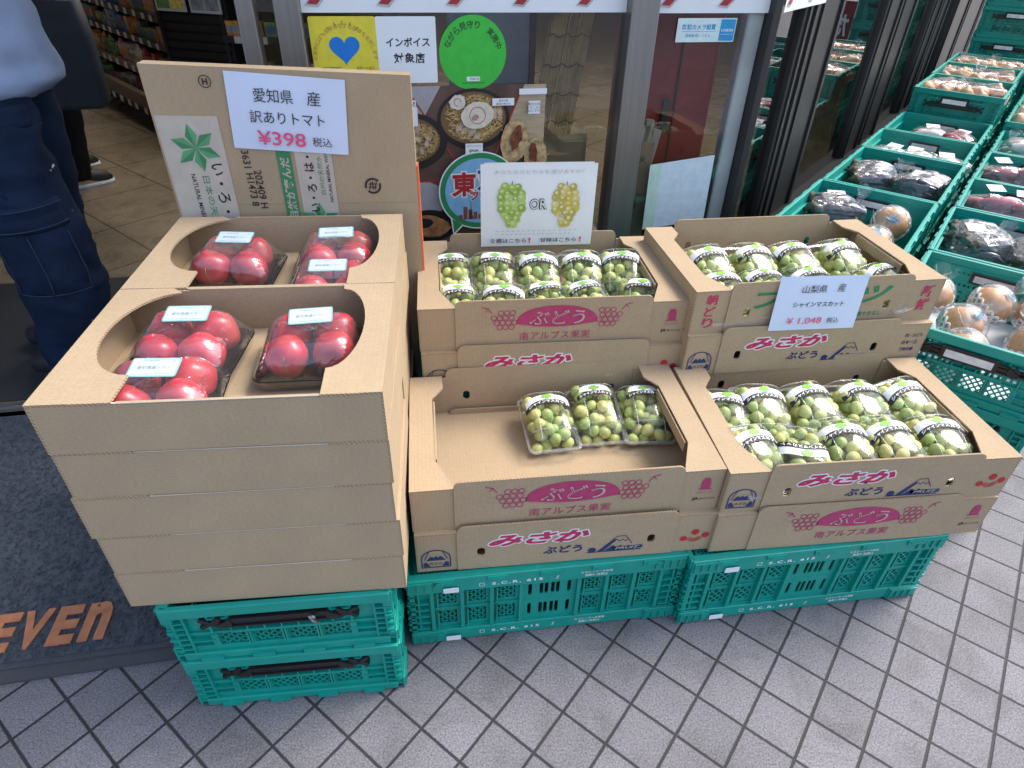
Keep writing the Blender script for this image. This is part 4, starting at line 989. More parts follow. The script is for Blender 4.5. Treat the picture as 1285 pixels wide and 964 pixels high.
for back in (0, 1):
    for k in range(5):
        lx, ly = rb.uniform(-.003, .003) - .0012 * (4 - k) * 0, (TD + .003) * back + rb.uniform(-.002, .002)
        if k == 4: lx, ly = 0, (TD + .002) * back
        lab = {0: ('front', 'lowest tomato box', 'second tomato box from below', 'middle tomato box', 'fourth tomato box from below', 'top open tomato box')}[0]
        lab = lab[1 + k] + (' of the front stack on black handled crates' if not back else ' of the rear stack before the printed cardboard sheet')
        o = thing('tomato_box', lab, 'cardboard box', (TBX + lx * math.cos(TBA) - ly * math.sin(TBA), TBY + lx * math.sin(TBA) + ly * math.cos(TBA), TZ0 + k * (TH + .0003)), TBA + rb.uniform(-.006, .006) * (k < 4), 'tomato boxes')
        link(bpy.data.objects.new('box_body', TBM), o); link(bpy.data.objects.new('tuck_slots', TSM), o)
# a wooden-free support: the rear stack stands on the same crates (0.60 m deep) and overhangs a little
TOM = mat('tomato skin', (.62, .040, .064), rough=.30, spec=.5, var=.10, vscale=14, objvar=.14, coat=.2)
n_ = TOM.node_tree.nodes; l_ = TOM.node_tree.links; b_ = n_['Principled BSDF']; tc_ = n_.new('ShaderNodeTexCoord'); oi_ = n_.new('ShaderNodeObjectInfo')
nz_ = n_.new('ShaderNodeTexNoise'); nz_.noise_dimensions = '4D'; nz_.inputs['Scale'].default_value = 22; nz_.inputs['Detail'].default_value = 4; l_.new(tc_.outputs['Object'], nz_.inputs['Vector']); mm_ = n_.new('ShaderNodeMath'); mm_.operation = 'MULTIPLY'; mm_.inputs[1].default_value = 50; l_.new(oi_.outputs['Random'], mm_.inputs[0]); l_.new(mm_.outputs[0], nz_.inputs['W'])
rp_n = n_.new('ShaderNodeValToRGB'); rp_n.color_ramp.elements[0].position = .48; rp_n.color_ramp.elements[1].position = .72; rp_n.color_ramp.elements[1].color = (.6, .6, .6, 1); l_.new(nz_.outputs['Fac'], rp_n.inputs[0])
mx_ = n_.new('ShaderNodeMix'); mx_.data_type = 'RGBA'; mx_.inputs[7].default_value = (.74, .17, .14, 1); l_.new(rp_n.outputs[0], mx_.inputs[0]); l_.new(b_.inputs['Base Color'].links[0].from_socket, mx_.inputs[6]); l_.new(mx_.outputs[2], b_.inputs['Base Color'])
SCAR = mat('tomato scar', (.30, .20, .09), rough=.7)
def tomato_mesh(k):
    r = random.Random(k); ph = r.uniform(0, 6)
    def fn(v):
        a = math.atan2(v.y, v.x); ra = math.hypot(v.x, v.y); s = 1 + .035 * math.sin(5 * a + ph) * ra * ra + .02 * math.sin(3 * a + 2 * ph) * ra; z = v.z * (1 - .16 * math.exp(-(ra / .35) ** 2))
        return Vector((v.x * s, v.y * s, z))
    m = MB(); m.sph((0, 0, 0), (.0365, .0365, .0325), u=28, v=18, fn=fn); return m.mesh('tomato', [TOM])
TMS = [tomato_mesh(k) for k in range(4)]
def tray_mesh():
    m = MB(); rings = []
    for z, g in ((0, -.012), (.001, -.008), (.018, 0), (.021, .004), (.0205, .0065), (.018, .0065)):
        rings.append([Vector((x, y, z)) for x, y in rrect(-.082 - g, -.072 - g, .082 + g, .072 + g, .018, 5)])
    m.loft(rings, caps=False); m.poly(rrect(-.072, -.062, .072, .062, .012, 5), z=.0012); m.poly(rrect(-.072, -.062, .072, .062, .012, 5)[::-1], z=.0002)
    return m.mesh('tray', [TRAY])
TRM = tray_mesh()
LBLT = [mat('pale label stock', (.50, .60, .63), rough=.5), mat('label teal edge', (.22, .46, .48), rough=.5), mat('label grey print', (.28, .33, .38), rough=.6)]
def tomato_pack(label, box, lx, ly, rz, seed, lz=.0045, lab=(0, .028), rows=None):
    r = random.Random(seed); bx, by, bz, ba = box; x = bx + lx * math.cos(ba) - ly * math.sin(ba); y = by + lx * math.sin(ba) + ly * math.cos(ba)
    t = thing('tomato_pack', label, 'tomato pack', (x, y, bz + lz), ba + rz, 'film wrapped tomato packs'); link(bpy.data.objects.new('tray', TRM), t)
    P = []; bm = bmesh.new()
    for i, (px, py) in enumerate(((-.038, .032), (.038, .034), (-.034, -.034), (.038, -.030))):
        px += r.uniform(-.004, .004); py += r.uniform(-.004, .004); s = r.uniform(.96, 1.05); pz = .036 + r.uniform(0, .004)
        o = link(bpy.data.objects.new('tomato', r.choice(TMS)), t); o.location = (px, py, pz); o.rotation_euler = (r.uniform(1.0, 1.5), r.uniform(-.3, .3), r.uniform(-.8, .8)); o.scale = (s, s, s); P.append((px, py, pz, s))
        for j in range(14):
            for q in range(6):
                a, e = 2 * math.pi * j / 14, math.pi / 2 * q / 6
                R_ = .0375 * s; bm.verts.new((px + R_ * math.cos(a) * math.cos(e), py + R_ * math.sin(a) * math.cos(e), pz + .0372 * s * math.sin(e)))
        if i == 2 and seed % 2:
            m = MB(); m.tube([(px + .004, py - .0372 * s + .002 + .0 * k, pz - .02 + .006 * k) if 0 else (px + .004 + .0015 * math.sin(k), py - math.sqrt(max(0, (.0362 * s) ** 2 - (.006 * k - .018) ** 2)) , pz + .006 * k - .018) for k in range(7)], .0010, 5); part('growth_scar', m, SCAR, o if 0 else t)
    for q in rrect(-.0885, -.0785, .0885, .0785, .018, 5): bm.verts.new((*q, .020)); bm.verts.new((q[0] * .93, q[1] * .93, .0))
    bmesh.ops.convex_hull(bm, input=bm.verts[:]); 
    for v in [v for v in bm.verts if not v.link_faces]: bm.verts.remove(v)
    bmesh.ops.delete(bm, geom=[f for f in bm.faces if f.normal.z < -.9], context='FACES_ONLY')
    m = MB(); m.bm(bm, smooth=True); part('film', m, FILM, t)
    # label lies on the film between the two rear tomatoes
    zt = max(p[2] + .0375 * p[3] for p in P[:2]) + .0050
    m = MB(); T = Matrix.Translation((lab[0], lab[1], zt - .004)) @ Matrix.Rotation(r.uniform(-.12, .12), 4, 'Z') @ Matrix.Rotation(R(10), 4, 'X')
    m.prism(rrect(-.036, -.020, .036, .020, .004), 0, .0006, 1, M=T); m.prism(rrect(-.0335, -.0178, .0335, .0178, .003), .0006, .0009, 0, M=T)
    for yy, x0, x1, wd in ((.0135, -.020, .004, .0016), (-.0145, -.027, .027, .0012)): m.stroke([(x0, yy), (x1, yy)], wd, 2, T, .0011)
    put_text(m, '愛知県産トマト', 0, -.001, width=.048, height=.0075, mi=2, M=T, z=.0011, bold=.02); m.ring(.026, .012, .0016, .0026, 2, T, 4, .0011, a=(math.pi / 4, 2.25 * math.pi))
    part('label', m, LBLT, t)
def tb(back): ly = (TD + .002) * back; return (TBX - ly * math.sin(TBA), TBY + ly * math.cos(TBA), TZ0 + 4 * (TH + .0003), TBA)
tomato_pack('tomato pack at the back left of the front open box', tb(0), .140, .212, -.08, 1, .012)
tomato_pack('tomato pack at the right of the front open box', tb(0), .345, .200, .02, 3, .008)
tomato_pack('tomato pack pushed against the front wall of the front open box', tb(0), .135, .082, .05, 4, .005, (.002, .012))
tomato_pack('tomato pack at the left of the rear open box', tb(1), .140, .195, -.05, 5, .008)
tomato_pack('tomato pack at the back right of the rear open box', tb(1), .345, .215, .04, 6, .010)
tomato_pack('tomato pack half hidden by the right flap of the rear open box', tb(1), .350, .082, -.03, 8, .005, (-.005, .012))

# ================================================================== PRINTED CARDBOARD SHEET + PRICE CARDS + POSTER
SA = math.atan2(.06, .552)
cs = thing('cardboard_sheet', 'tall upright cardboard box with green leaf print behind the tomato boxes', 'cardboard', (-.80, 1.371, .001), SA)
mb = MB(); sheet(mb, [[(.047, 0), (.578, 0), (.578, 1.045), (.049, 1.064)]], .034, 0, 1, wallM(.034)); mb.box(.050, -.001, .78, .574, .0, .7808); part('board', mb, CARD, cs)
mb = MB(); mb.box(.5785, .004, .50, .5825, .032, .86); part('orange_edge', mb, mat('orange edge tape', (.75, .17, .06), rough=.5), cs)
K = wallM(-.0012); K2 = wallM(-.0018); K3 = wallM(-.0024); dx = .020
mb = MB(); mb.poly([(.033 + dx, .58), (.158 + dx, .58), (.158 + dx, .966), (.033 + dx, .968)], 0, K); mb.poly([(.300 + dx, .58), (.378 + dx, .58), (.378 + dx, .93), (.300 + dx, .93)], 0, K); part('pale_print', mb, PALE, cs)
def leafstar(m1, m2, cx, cz, r, M, a0=90):
    for k in range(6):
        a = R(a0 + 60 * k); tip = (cx + r * math.cos(a), cz + r * math.sin(a)); b = a + R(25); c = a - R(25); k1 = (cx + r * .58 * math.cos(b), cz + r * .58 * math.sin(b)); k2 = (cx + r * .58 * math.cos(c), cz + r * .58 * math.sin(c))
        m1.poly([(cx, cz), k2, tip], 0, M); m2.poly([(cx, cz), tip, k1], 0, M)
m1, m2 = MB(), MB(); leafstar(m1, m2, .100 + dx, .902, .050, K2, 98); leafstar(m1, m2, .335 + dx, .735, .046, K2, 88); part('leaf_print', m1, LEAFG, cs); part('leaf_print', m2, LEAFD, cs)
mb = MB(); mb.poly([(.262 + dx, .58), (.292 + dx, .58), (.292 + dx, .93), (.262 + dx, .93)], 0, K); part('green_strip', mb, LEAFD, cs)
mb = MB(); put_text(mb, '大自然が育んだ', .277 + dx, .800, width=.165, height=.021, M=K2, rot=R(90), bold=.03); part('strip_lettering', mb, PALE, cs)
mb = MB(); put_text(mb, 'い・ろ・は・す', .134 + dx, .762, width=.215, height=.027, M=K2, rot=R(-90), bold=.01); put_text(mb, 'い・ろ・は・す', .327 + dx, .838, width=.155, height=.021, M=K2, rot=R(90), bold=.02)
for x, z, s_, rt, wd in ((.080 + dx, .765, 'NATURAL MINERAL WATER', -90, .165), (.366 + dx, .842, 'NATURAL MINERAL WATER', 90, .12), (.198 + dx, .840, '13631 H1473 8', -90, .13), (.216 + dx, .812, '202409 H', -90, .085)): put_text(mb, s_, x, z, width=wd, M=K2, rot=R(rt), bold=.01)
mb.ring(.150 + dx, 1.032, .0105, .0122, 0, K2, 24); put_text(mb, 'H', .150 + dx, 1.032, height=.012, M=K2, bold=.04)
e = (.460 + dx, .818)
mb.ring(*e, .0135, .0180, 0, K2, 26, a=(R(40), R(200))); mb.ring(*e, .0135, .0180, 0, K2, 26, a=(R(225), R(380)))
for a, b_ in (((-.008, .004), (.008, .004)), ((-.008, -.003), (.008, -.003)), ((0, -.008), (0, .009)), ((-.008, -.008), (-.004, .008)), ((.004, -.008), (.008, .008))): mb.stroke([(e[0] + a[0], e[1] + a[1]), (e[0] + b_[0], e[1] + b_[1])], .0022, 0, K2)
part('black_print', mb, INK, cs)
mb = MB(); put_text(mb, '日本の天然水', .105 + dx, .775, width=.135, height=.015, M=K2, rot=R(-90)); put_text(mb, '白州の天然水', .350 + dx, .842, width=.085, height=.011, M=K2, rot=R(90)); part('green_lettering', mb, LEAFD, cs)

def bent_card(mb, w_, h_, M, bend=.004, n=10, th=.0006):
    V = []
    for j in range(n + 1):
        for i in range(n + 1):
            x = w_ * i / n; z = h_ * j / n; V.append((x, z, bend * math.sin(math.pi * i / n) * math.sin(math.pi * j / n)))
    F = [(j * (n + 1) + i, j * (n + 1) + i + 1, (j + 1) * (n + 1) + i + 1, (j + 1) * (n + 1) + i) for j in range(n) for i in range(n)]
    mb.add(V, F, 0, M, True); mb.add([(a, b, c - th) for a, b, c in V], [f[::-1] for f in F], 0, M, True)
pc = thing('price_card', 'white tomato price card with pink price on the cardboard sheet', 'price card', (-.80 + (.200) * math.cos(SA) + .004 * math.sin(SA), 1.371 + .200 * math.sin(SA) - .004 * math.cos(SA), .904), SA)
pc.rotation_euler = (0, R(4.0), SA)
mb = MB(); bent_card(mb, .236, .150, wallM(0), .003); part('card', mb, PAPERB, pc)
mb = MB(); Kc = wallM(-.0044); put_text(mb, '愛知県', .092, .110, width=.078, height=.027, M=Kc); put_text(mb, '産', .172, .110, height=.028, M=Kc); put_text(mb, '訳ありトマト', .116, .068, width=.150, height=.025, M=Kc); put_text(mb, '税込', .183, .024, width=.040, height=.019, M=Kc); part('lettering', mb, INK, pc)
mb = MB(); put_text(mb, '¥398', .100, .026, width=.098, height=.029, M=Kc, bold=.01); part('price', mb, PINK, pc)
def eb(lx, ly, lz): return (EX + lx * math.cos(EA) - ly * math.sin(EA), EY + lx * math.sin(EA) + ly * math.cos(EA), zE + GH + lz)
pc = thing('price_card', 'white grape price card hanging on the front of green lettered carton', 'price card', eb(.187, -.0152, .008), EA)
pc.rotation_euler = (R(-5), R(1.5), EA)
mb = MB(); bent_card(mb, .219, .134, wallM(0), .003); part('card', mb, PAPERB, pc)
mb = MB(); put_text(mb, '山梨県', .088, .104, width=.062, height=.019, M=Kc); put_text(mb, '産', .155, .106, height=.020, M=Kc); put_text(mb, 'シャインマスカット', .108, .066, width=.128, height=.013, M=Kc, bold=.01); put_text(mb, '税込', .156, .024, width=.030, height=.014, M=Kc); part('lettering', mb, INK, pc)
mb = MB(); put_text(mb, '¥ 1,048', .083, .024, width=.088, height=.019, M=Kc); part('price', mb, PINK, pc)
def db(lx, ly, lz): return (DX + lx * math.cos(DA) - ly * math.sin(DA), DY + lx * math.sin(DA) + ly * math.cos(DA), zD + GH + lz)
gp = thing('grape_poster', 'white grape choice poster standing up from the back of a carton', 'poster', db(.166, .3605, .095), DA)
mb = MB(); mb.box(.006, .004, 0, .294, .007, .218); part('backing_board', mb, CARD, gp)
PAPW = mat('creased poster paper', (.80, .81, .83), rough=.6, spec=.25, var=.02, vscale=20, bump=.5, bscale=35)
mb = MB(); bent_card(mb, .300, .220, wallM(.0035), .004); mb.rect(.01, .22, .29, .2235, 0, wallM(.004)); part('sheet', mb, PAPW, gp)
Kg = wallM(-.0010)
def bunch(nm, cx, cz, cols, seed, dens):
    r = random.Random(seed); ms = [MB() for _ in cols]; k = 0
    pts = []
    for row in range(8):
        wv = (.024, .033, .037, .037, .034, .029, .022, .012)[row]; n = max(2, int(wv / .0074))
        for i in range(n): pts.append((cx + (-wv + 2 * wv * (i + .5) / n) + r.uniform(-.002, .002), cz + .046 - .0140 * row + r.uniform(-.003, .003)))
    r.shuffle(pts)
    for j, (x, z) in enumerate(pts):
        rr = r.uniform(.0088, .0110); c = j % (len(cols) - 1)
        M = wallM(-.0012 - .00006 * j); ms[c].disc(x, z, rr, rr * 1.05, 0, M, 16); ms[-1].disc(x - .002, z + .003, rr * .45, rr * .4, 0, wallM(-.0012 - .00006 * j - .00003), 10)
    for m, c in zip(ms, cols): part(nm, m, c, gp)
    m = MB(); m.stroke([(cx, cz + .048), (cx + .001, cz + .062)], .002, 0, Kg); part('stalk', m, STEM, gp)
def pm(nm, c): return mat(nm, c, rough=.6, spec=.2, var=.05)
bunch('green_bunch', .080, .116, [pm('print green a', (.36, .50, .10)), pm('print green b', (.28, .43, .07)), pm('print green c', (.45, .57, .17)), pm('print green light', (.58, .68, .32))], 1, 1)
bunch('yellow_bunch', .222, .113, [pm('print amber a', (.60, .47, .10)), pm('print amber b', (.48, .40, .10)), pm('print amber c', (.66, .56, .20)), pm('print amber light', (.76, .70, .40))], 2, 1)
mb = MB(); put_text(mb, 'OR', .150, .117, width=.047, height=.030, M=wallM(-.0014), bold=.06); put_text(mb, '食感はこちら', .072, .017, width=.098, height=.0125, M=Kg, bold=.01); put_text(mb, '甘味はこちら', .208, .017, width=.098, height=.0125, M=Kg, bold=.01)
part('lettering', mb, INK, gp); mb = MB(); put_text(mb, 'OR', .150, .117, width=.043, height=.026, M=wallM(-.0019), bold=.0); part('letter_fill', mb, WHITE, gp)
mb = MB(); put_text(mb, 'あなたならどちらを選びますか？', .15, .201, width=.23, height=.010, M=Kg)
for i in range(16): mb.stroke([(.040 + .014 * i, .0440), (.046 + .014 * i, .0445)], .0016, 0, Kg); mb.stroke([(.055 + .012 * i, .0350), (.060 + .012 * i, .0345)], .0016, 0, Kg)
part('small_lettering', mb, GREY, gp)
mb = MB()
for x in (.130, .268): mb.stroke([(x, .010), (x, .022)], .0028, 0, Kg); mb.poly([(x - .0045, .0195), (x + .0045, .0195), (x, .0255)], 0, Kg)
part('pink_arrow', mb, PINK, gp)

# ================================================================== ROWS OF CRATES ALONG THE SIDE WINDOW
RZ = math.atan2(-.6, .8)
def st_(s, t, z=0): return (.6 * s + .8 * t, .8 * s - .6 * t, z)
_cp = {}
def row_crate(dep, h, label, s, t, z):
    k = (round(dep, 2), round(h, 3))
    if k not in _cp:
        o = thing('produce_crate', label, 'crate', (0, 0, 0), 0, 'teal produce crates'); crate_parts(o, .385, k[0], h, 'short', label=False, card=True); _cp[k] = o
    else: o = copy_tree(_cp[k]); o['label'] = label
    o.location = st_(s, t, z); o.rotation_euler = (0, 0, RZ + rb.uniform(-.012, .012)); return o
ROW = {'inner': [(2.035, .55, .183), (2.600, .55, .183), (3.165, .37, .183), (3.552, .42, .183), (4.02, .47, .22), (4.505, .47, .22), (4.99, .42, .22)],
       'outer': [(1.742, .53, .167), (2.288, .47, .167), (2.775, .40, .167), (3.188, .47, .167), (3.672, .47, .167), (4.16, .47, .18), (4.65, .47, .18), (5.14, .42, .18)]}
NTH = ('first', 'second', 'third', 'fourth', 'fifth', 'sixth', 'seventh', 'eighth')
TOPS = {}
for rname, L_ in ROW.items():
    t0 = -.534 if rname == 'inner' else -.098
    for i, (s, dep, h) in enumerate(L_):
        for lv in range(3):
            where = ('bottom', 'middle', 'top')[lv]
            row_crate(dep, h, f'{where} teal produce crate, {NTH[i]} stack from front in the {"row by the window" if rname == "inner" else "row by the street"}', s, t0 + rb.uniform(-.004, .004), .002 + lv * (h + .001))
        TOPS[rname, i] = (s, t0, 2 * (h + .001) + .012, dep, h)
# tall stack at the far end
for j, (tt, nl) in enumerate(((-.525, 6), (-.13, 3), (.265, 3))):
    for lv in range(nl):
        row_crate(.42, .18, f'teal crate of the tall far stacks, {NTH[lv]} from below, {("left", "middle", "right")[j]} stack', 5.75, tt, .002 + lv * .181)
t = thing('red_sign', 'dark red board with white characters, mirrored in the side window glass', 'sign', st_(5.80, -.125, .545), RZ)
mb = MB(); mb.box(0, 0, .02, .25, .012, .32); mb.box(.01, .012, 0, .03, .20, .02); mb.box(.22, .012, 0, .24, .20, .02); part('board', mb, mat('sign red', (.26, .010, .016), rough=.5), t)
mb = MB(); put_text(mb, 'たば', .125, .165, width=.20, height=.15, bold=.03, M=wallM(-.002)); part('lettering', mb, WHITE, t)
mb = MB(); mb.box(-.010, -.003, .01, -.0005, .014, .33); part('edge_trim', mb, WHITE, t); mb = MB(); mb.box(.2505, -.003, .01, .26, .014, .33); part('edge_trim', mb, WHITE, t)
SIGNM = mat('far sign green', (.01, .13, .05), rough=.5)
t = thing('green_sign', 'green and white sign board above the far crate stack', 'sign', st_(6.3, -.30, .0), RZ)
mb = MB(); mb.box(0, 0, .95, 1.3, .03, 1.5); mb.box(0, .0, 0, .05, .03, .95); mb.box(1.25, .0, 0, 1.3, .03, .95); part('frame', mb, PAPER, t); mb = MB(); mb.box(.08, -.006, 1.16, 1.25, -.0002, 1.45); part('panel', mb, SIGNM, t); mb = MB(); mb.rect(.20, 1.27, 1.1, 1.34, 0, wallM(-.008)); part('white_bar', mb, PAPER, t)

# ------------------------------------------------------------------ produce
EGGP = mat('aubergine skin', (.016, .009, .028), rough=.16, coat=.5, var=.2); CALYX = mat('aubergine cap', (.035, .035, .02), rough=.7)
ONION = mat('onion skin', (.62, .32, .13), rough=.4, var=.15, vscale=40, objvar=.15); PEAR = mat('pear skin', (.56, .28, .10), rough=.45, var=.12, vscale=90, objvar=.12)
POT = mat('sweet potato skin', (.38, .07, .09), rough=.6, var=.2, vscale=30, objvar=.2); RADM = mat('pale root', (.70, .62, .58), rough=.5, var=.1, objvar=.1); NET = mat('foam net', (.80, .80, .80), rough=.6); TAG = mat('blue seal', (.05, .32, .55), rough=.4)
def egg_m():
    m = MB(); rings = []
    for k in range(13):
        q = k / 12; r_ = .027 * math.sin(math.pi * min(1, q * .93 + .04)) ** .6 * (.55 + .6 * q) ; x = -.085 + .17 * q; z = .010 * math.sin(math.pi * q)
        rings.append([(x, r_ * math.cos(a), z + r_ * math.sin(a)) for a in [2 * math.pi * i / 12 for i in range(12)]])
    m.loft(rings); rings = [[(x, r_ * math.cos(a), r_ * math.sin(a)) for a in [2 * math.pi * i / 8 for i in range(8)]] for x, r_ in ((-.105, .006), (-.090, .007), (-.082, .020), (-.066, .022))]; m.loft(rings, 1); return m.mesh('aubergine', [EGGP, CALYX])
def root_m(matl, nm):
    m = MB(); rings = []
    for k in range(11):
        q = k / 10; r_ = .026 * math.sin(math.pi * (.04 + .92 * q)) ** .7 + .001; rings.append([(-.07 + .14 * q, r_ * (1 + .1 * math.sin(7 * q)) * math.cos(a), r_ * math.sin(a)) for a in [2 * math.pi * i / 12 for i in range(12)]])
    m.loft(rings); return m.mesh(nm, [matl])
def onion_m():
    m = MB(); m.sph((0, 0, 0), (.040, .040, .036), u=18, v=12, fn=lambda v: Vector((v.x, v.y, v.z + (.35 * max(0, v.z - .86) / .14 if v.z > .86 else 0)))); return m.mesh('onion', [ONION])
IT = {'aubergine': egg_m(), 'sweet_potato': root_m(POT, 'sweet_potato'), 'root': root_m(RADM, 'root'), 'onion': onion_m()}
def bag(kind, label, pos, rz, seed, n=6, w_=.14, d_=.17, h_=.05, flat=False, tuft=True):
    r = random.Random(seed); t = thing(kind + '_bag' if kind != 'root' else 'root_pack', label, 'produce bag', pos, rz, f'clear bags of {kind.replace("_", " ")}'); bm = bmesh.new()
    rad = {'aubergine': .027, 'sweet_potato': .026, 'root': .026, 'onion': .040}[kind]
    for i in range(n):
        if kind == 'onion':
            a = i % 3; b = i // 3; x = (a - 1) * .072 + r.uniform(-.01, .01); y = (b - .5) * .078 + r.uniform(-.01, .01); z = .040 + r.uniform(0, .018); rr = (r.uniform(-.5, .5), r.uniform(-.5, .5), 0)
        else:
            x = r.uniform(-.02, .02); y = -.5 * d_ + d_ * (i % 4 + .5) / 4 + r.uniform(-.008, .008); z = rad + (i // 4) * .040 + r.uniform(0, .012); rr = (r.uniform(-.3, .3), r.uniform(-.12, .12), r.uniform(-.35, .35))
        o = link(bpy.data.objects.new(kind, IT[kind]), t); o.location = (x, y, z); o.rotation_euler = rr; s = r.uniform(.88, 1.08); o.scale = (s, s, s)
        M = Matrix.Translation((x, y, z)) @ Matrix.Rotation(rr[2], 4, 'Z'); ext = .088 if kind != 'onion' else .042
        for j in range(12):
            for e in (-.9, -.5, 0, .5, .9):
                a = 2 * math.pi * j / 12; c = math.sqrt(1 - e * e) * (rad + .006); p = M @ Vector((e * ext, c * math.cos(a), c * math.sin(a))); p.z = max(.001, p.z); bm.verts.new(p)
    bmesh.ops.convex_hull(bm, input=bm.verts[:])
    for v in [v for v in bm.verts if not v.link_faces]: bm.verts.remove(v)
    bmesh.ops.triangulate(bm, faces=bm.faces[:]); bmesh.ops.subdivide_edges(bm, edges=[e for e in bm.edges if e.calc_length() > .03], cuts=2, use_grid_fill=True)
    for v in bm.verts:
        d = noise.noise(v.co * 35 + Vector((seed, 0, 0))); d2 = abs(noise.noise(v.co * 80)); v.co += v.normal * (.006 * d - .004 * d2); v.co.z = max(.0008, v.co.z)
    m = MB(); m.bm(bm, smooth=False)
    if tuft:
        c = Vector((r.uniform(.05, .09) * r.choice((-1, 1)), r.uniform(.02, .06), .055 + h_ * .2)); k = 9; V = [c]
        for i in range(k): a = 2 * math.pi * i / k; V.append(c + Vector((.030 * math.cos(a) + .012, .022 * math.sin(a), .055 + r.uniform(-.018, .018))))
        m.add(V, [(0, 1 + i, 1 + (i + 1) % k) for i in range(k)])
    part('film', m, BAGF, t)
    if kind != 'onion':
        m = MB(); m.box(-.03, -.022, 0, .03, .022, .0008, M=Matrix.Translation((r.uniform(-.02, .02), .02, .035 + rad + (.04 if n > 4 else 0))) @ Matrix.Rotation(.25, 4, 'X')); part('label', m, PAPER, t)
    return t
def net_m():
    m = MB(); R_ = .0575
    for s in (1, -1):
        for k in range(16):
            pts = []
            for j in range(13):
                th = math.pi * (.46 + .50 * j / 12); ph = 2 * math.pi * k / 16 + s * j * .13
                pts.append((R_ * math.sin(th) * math.cos(ph), R_ * math.sin(th) * math.sin(ph), R_ * .92 * math.cos(th)))
            m.tube(pts, .0034, 5)
    return m.mesh('foam_net', [NET])
NETM = net_m(); q = MB(); q.sph((0, 0, 0), (.054, .054, .049), u=22, v=14, fn=lambda v: v * (1 - .12 * math.exp(-((1 - v.z) / .05) ** 2))); PEARM = q.mesh('pear', [PEAR])
def bag_film(R_):
    m = MB(); m.sph((0, 0, .004), (R_ * 1.10, R_ * 1.10, R_ * 1.02), u=18, v=12, fn=lambda v: v * (1 + .05 * noise.noise(v * 3)) if v.z < .75 else Vector((v.x * 1.0, v.y, v.z * (1 + .0)))); V = [Vector((0, 0, R_ * .98))]; k = 11
    for i in range(k): a = 2 * math.pi * i / k; V.append(Vector((.034 * math.cos(a), .022 * math.sin(a), R_ + .045 + .015 * math.sin(i * 2.3))))
    m.add(V, [(0, 1 + i, 1 + (i + 1) % k) for i in range(k)]); return m.mesh('film', [BAGF])
PFM = bag_film(.058)
def net_pear(label, pos, tilt, rz):
    t = thing('wrapped_pear', label, 'pear', pos, rz, 'brown pears in white foam nets'); t.rotation_euler = (tilt[0], tilt[1], rz)
    a = link(bpy.data.objects.new('pear', PEARM), t); b = link(bpy.data.objects.new('foam_net', NETM), t); c = link(bpy.data.objects.new('film', PFM), t)
    m = MB(); m.box(-.016, -.010, .0495, .016, .010, .0535, ch=.002); part('blue_seal', m, TAG, t)
def inside(r_, i, fx, fy, dz=0):
    s, t0, z, dep, h = TOPS[r_, i]; return st_(s + dep * fy, t0 + .385 * fx, z + dz)
bag('aubergine', 'aubergine bag with purple sheen at left in the nearest crate by the window', inside('inner', 0, .26, .78, .062), RZ + .5, 1, 7)
net_pear('pear in foam net lying on top at right of nearest window row crate', inside('inner', 0, .74, .72, .12), (.9, .2), RZ)
net_pear('pear with blue seal in front of the other pear in nearest window row crate', inside('inner', 0, .70, .48, .09), (.35, .1), RZ)
net_pear('pear low beside the aubergine bag in the nearest window row crate', inside('inner', 0, .66, .70, .048), (0, 0), RZ)
bag('aubergine', 'left aubergine bag in the second crate of the window row', inside('inner', 1, .30, .62, .055), RZ + .35, 2, 8)
bag('aubergine', 'right aubergine bag in the second crate of the window row', inside('inner', 1, .70, .62, .055), RZ - .2, 3, 8)
for k in range(3): bag('root', f'{("left", "middle", "right")[k]} flat pack of pale roots in the third crate of window row', inside('inner', 2, .2 + .3 * k, .6, .075), RZ + .3 * k - .3, 10 + k, 3, tuft=False)
bag('root', 'left pack of pale roots in the fourth crate of window row', inside('inner', 3, .42, .70, .085), RZ + .3, 14, 3, tuft=False); bag('sweet_potato', 'pack of reddish roots at right in the fourth crate of window row', inside('inner', 3, .74, .66, .085), RZ - .4, 15, 3, tuft=False)
for i in (4, 5, 6):
    for k in range(2): bag('onion', f'{("left", "right")[k]} bag of onions in the {NTH[i]} crate of the window row', inside('inner', i, .29 + .42 * k, .55, .115), RZ + .2 * k, 20 + 2 * i + k, 9)
mb = MB(); mb.box(0, 0, 0, .34, .49, .0012); o = part('paper_liner', mb, PAPER); o.location = inside('outer', 0, .058, .04, .002); o.rotation_euler = (0, 0, RZ); tag(o, 'white paper lining the crate of netted brown pears', 'paper liner')
for k, (fx, fy, dz, ti, lab) in enumerate(((.14, .72, .06, (.3, .1), 'at the back left'), (.40, .46, .055, (.5, .2), 'in the middle of the left side'), (.52, .72, .075, (.6, -.2), 'behind the middle'), (.46, .20, .05, (.4, .3), 'nearest the front rim'), (.82, .78, .07, (.5, .2), 'at the back right'), (.84, .48, .05, (.4, -.2), 'at the right edge'))):
    net_pear(f'netted brown pear {lab} of the front street row crate', inside('outer', 0, fx, fy, dz + .022), ti, RZ + k)
bag('aubergine', 'left aubergine bag in the second crate of the street row', inside('outer', 1, .27, .60, .055), RZ + .5, 31, 8); bag('aubergine', 'right aubergine bag in the second crate of the street row', inside('outer', 1, .72, .60, .055), RZ + .3, 32, 8)
for i in (2, 3):
    for k in range(3): bag('sweet_potato', f'{("left", "middle", "right")[k]} bag of reddish roots in the {NTH[i]} crate of the street row', inside('outer', i, .22 + .29 * k, .60, .07), RZ + .6 - .4 * k, 40 + 3 * i + k, 5, tuft=False)
for k in range(2): bag('root', f'{("left", "right")[k]} bag of pale roots in the fifth crate of the street row', inside('outer', 4, .3 + .4 * k, .6, .08), RZ + .3, 60 + k, 6)
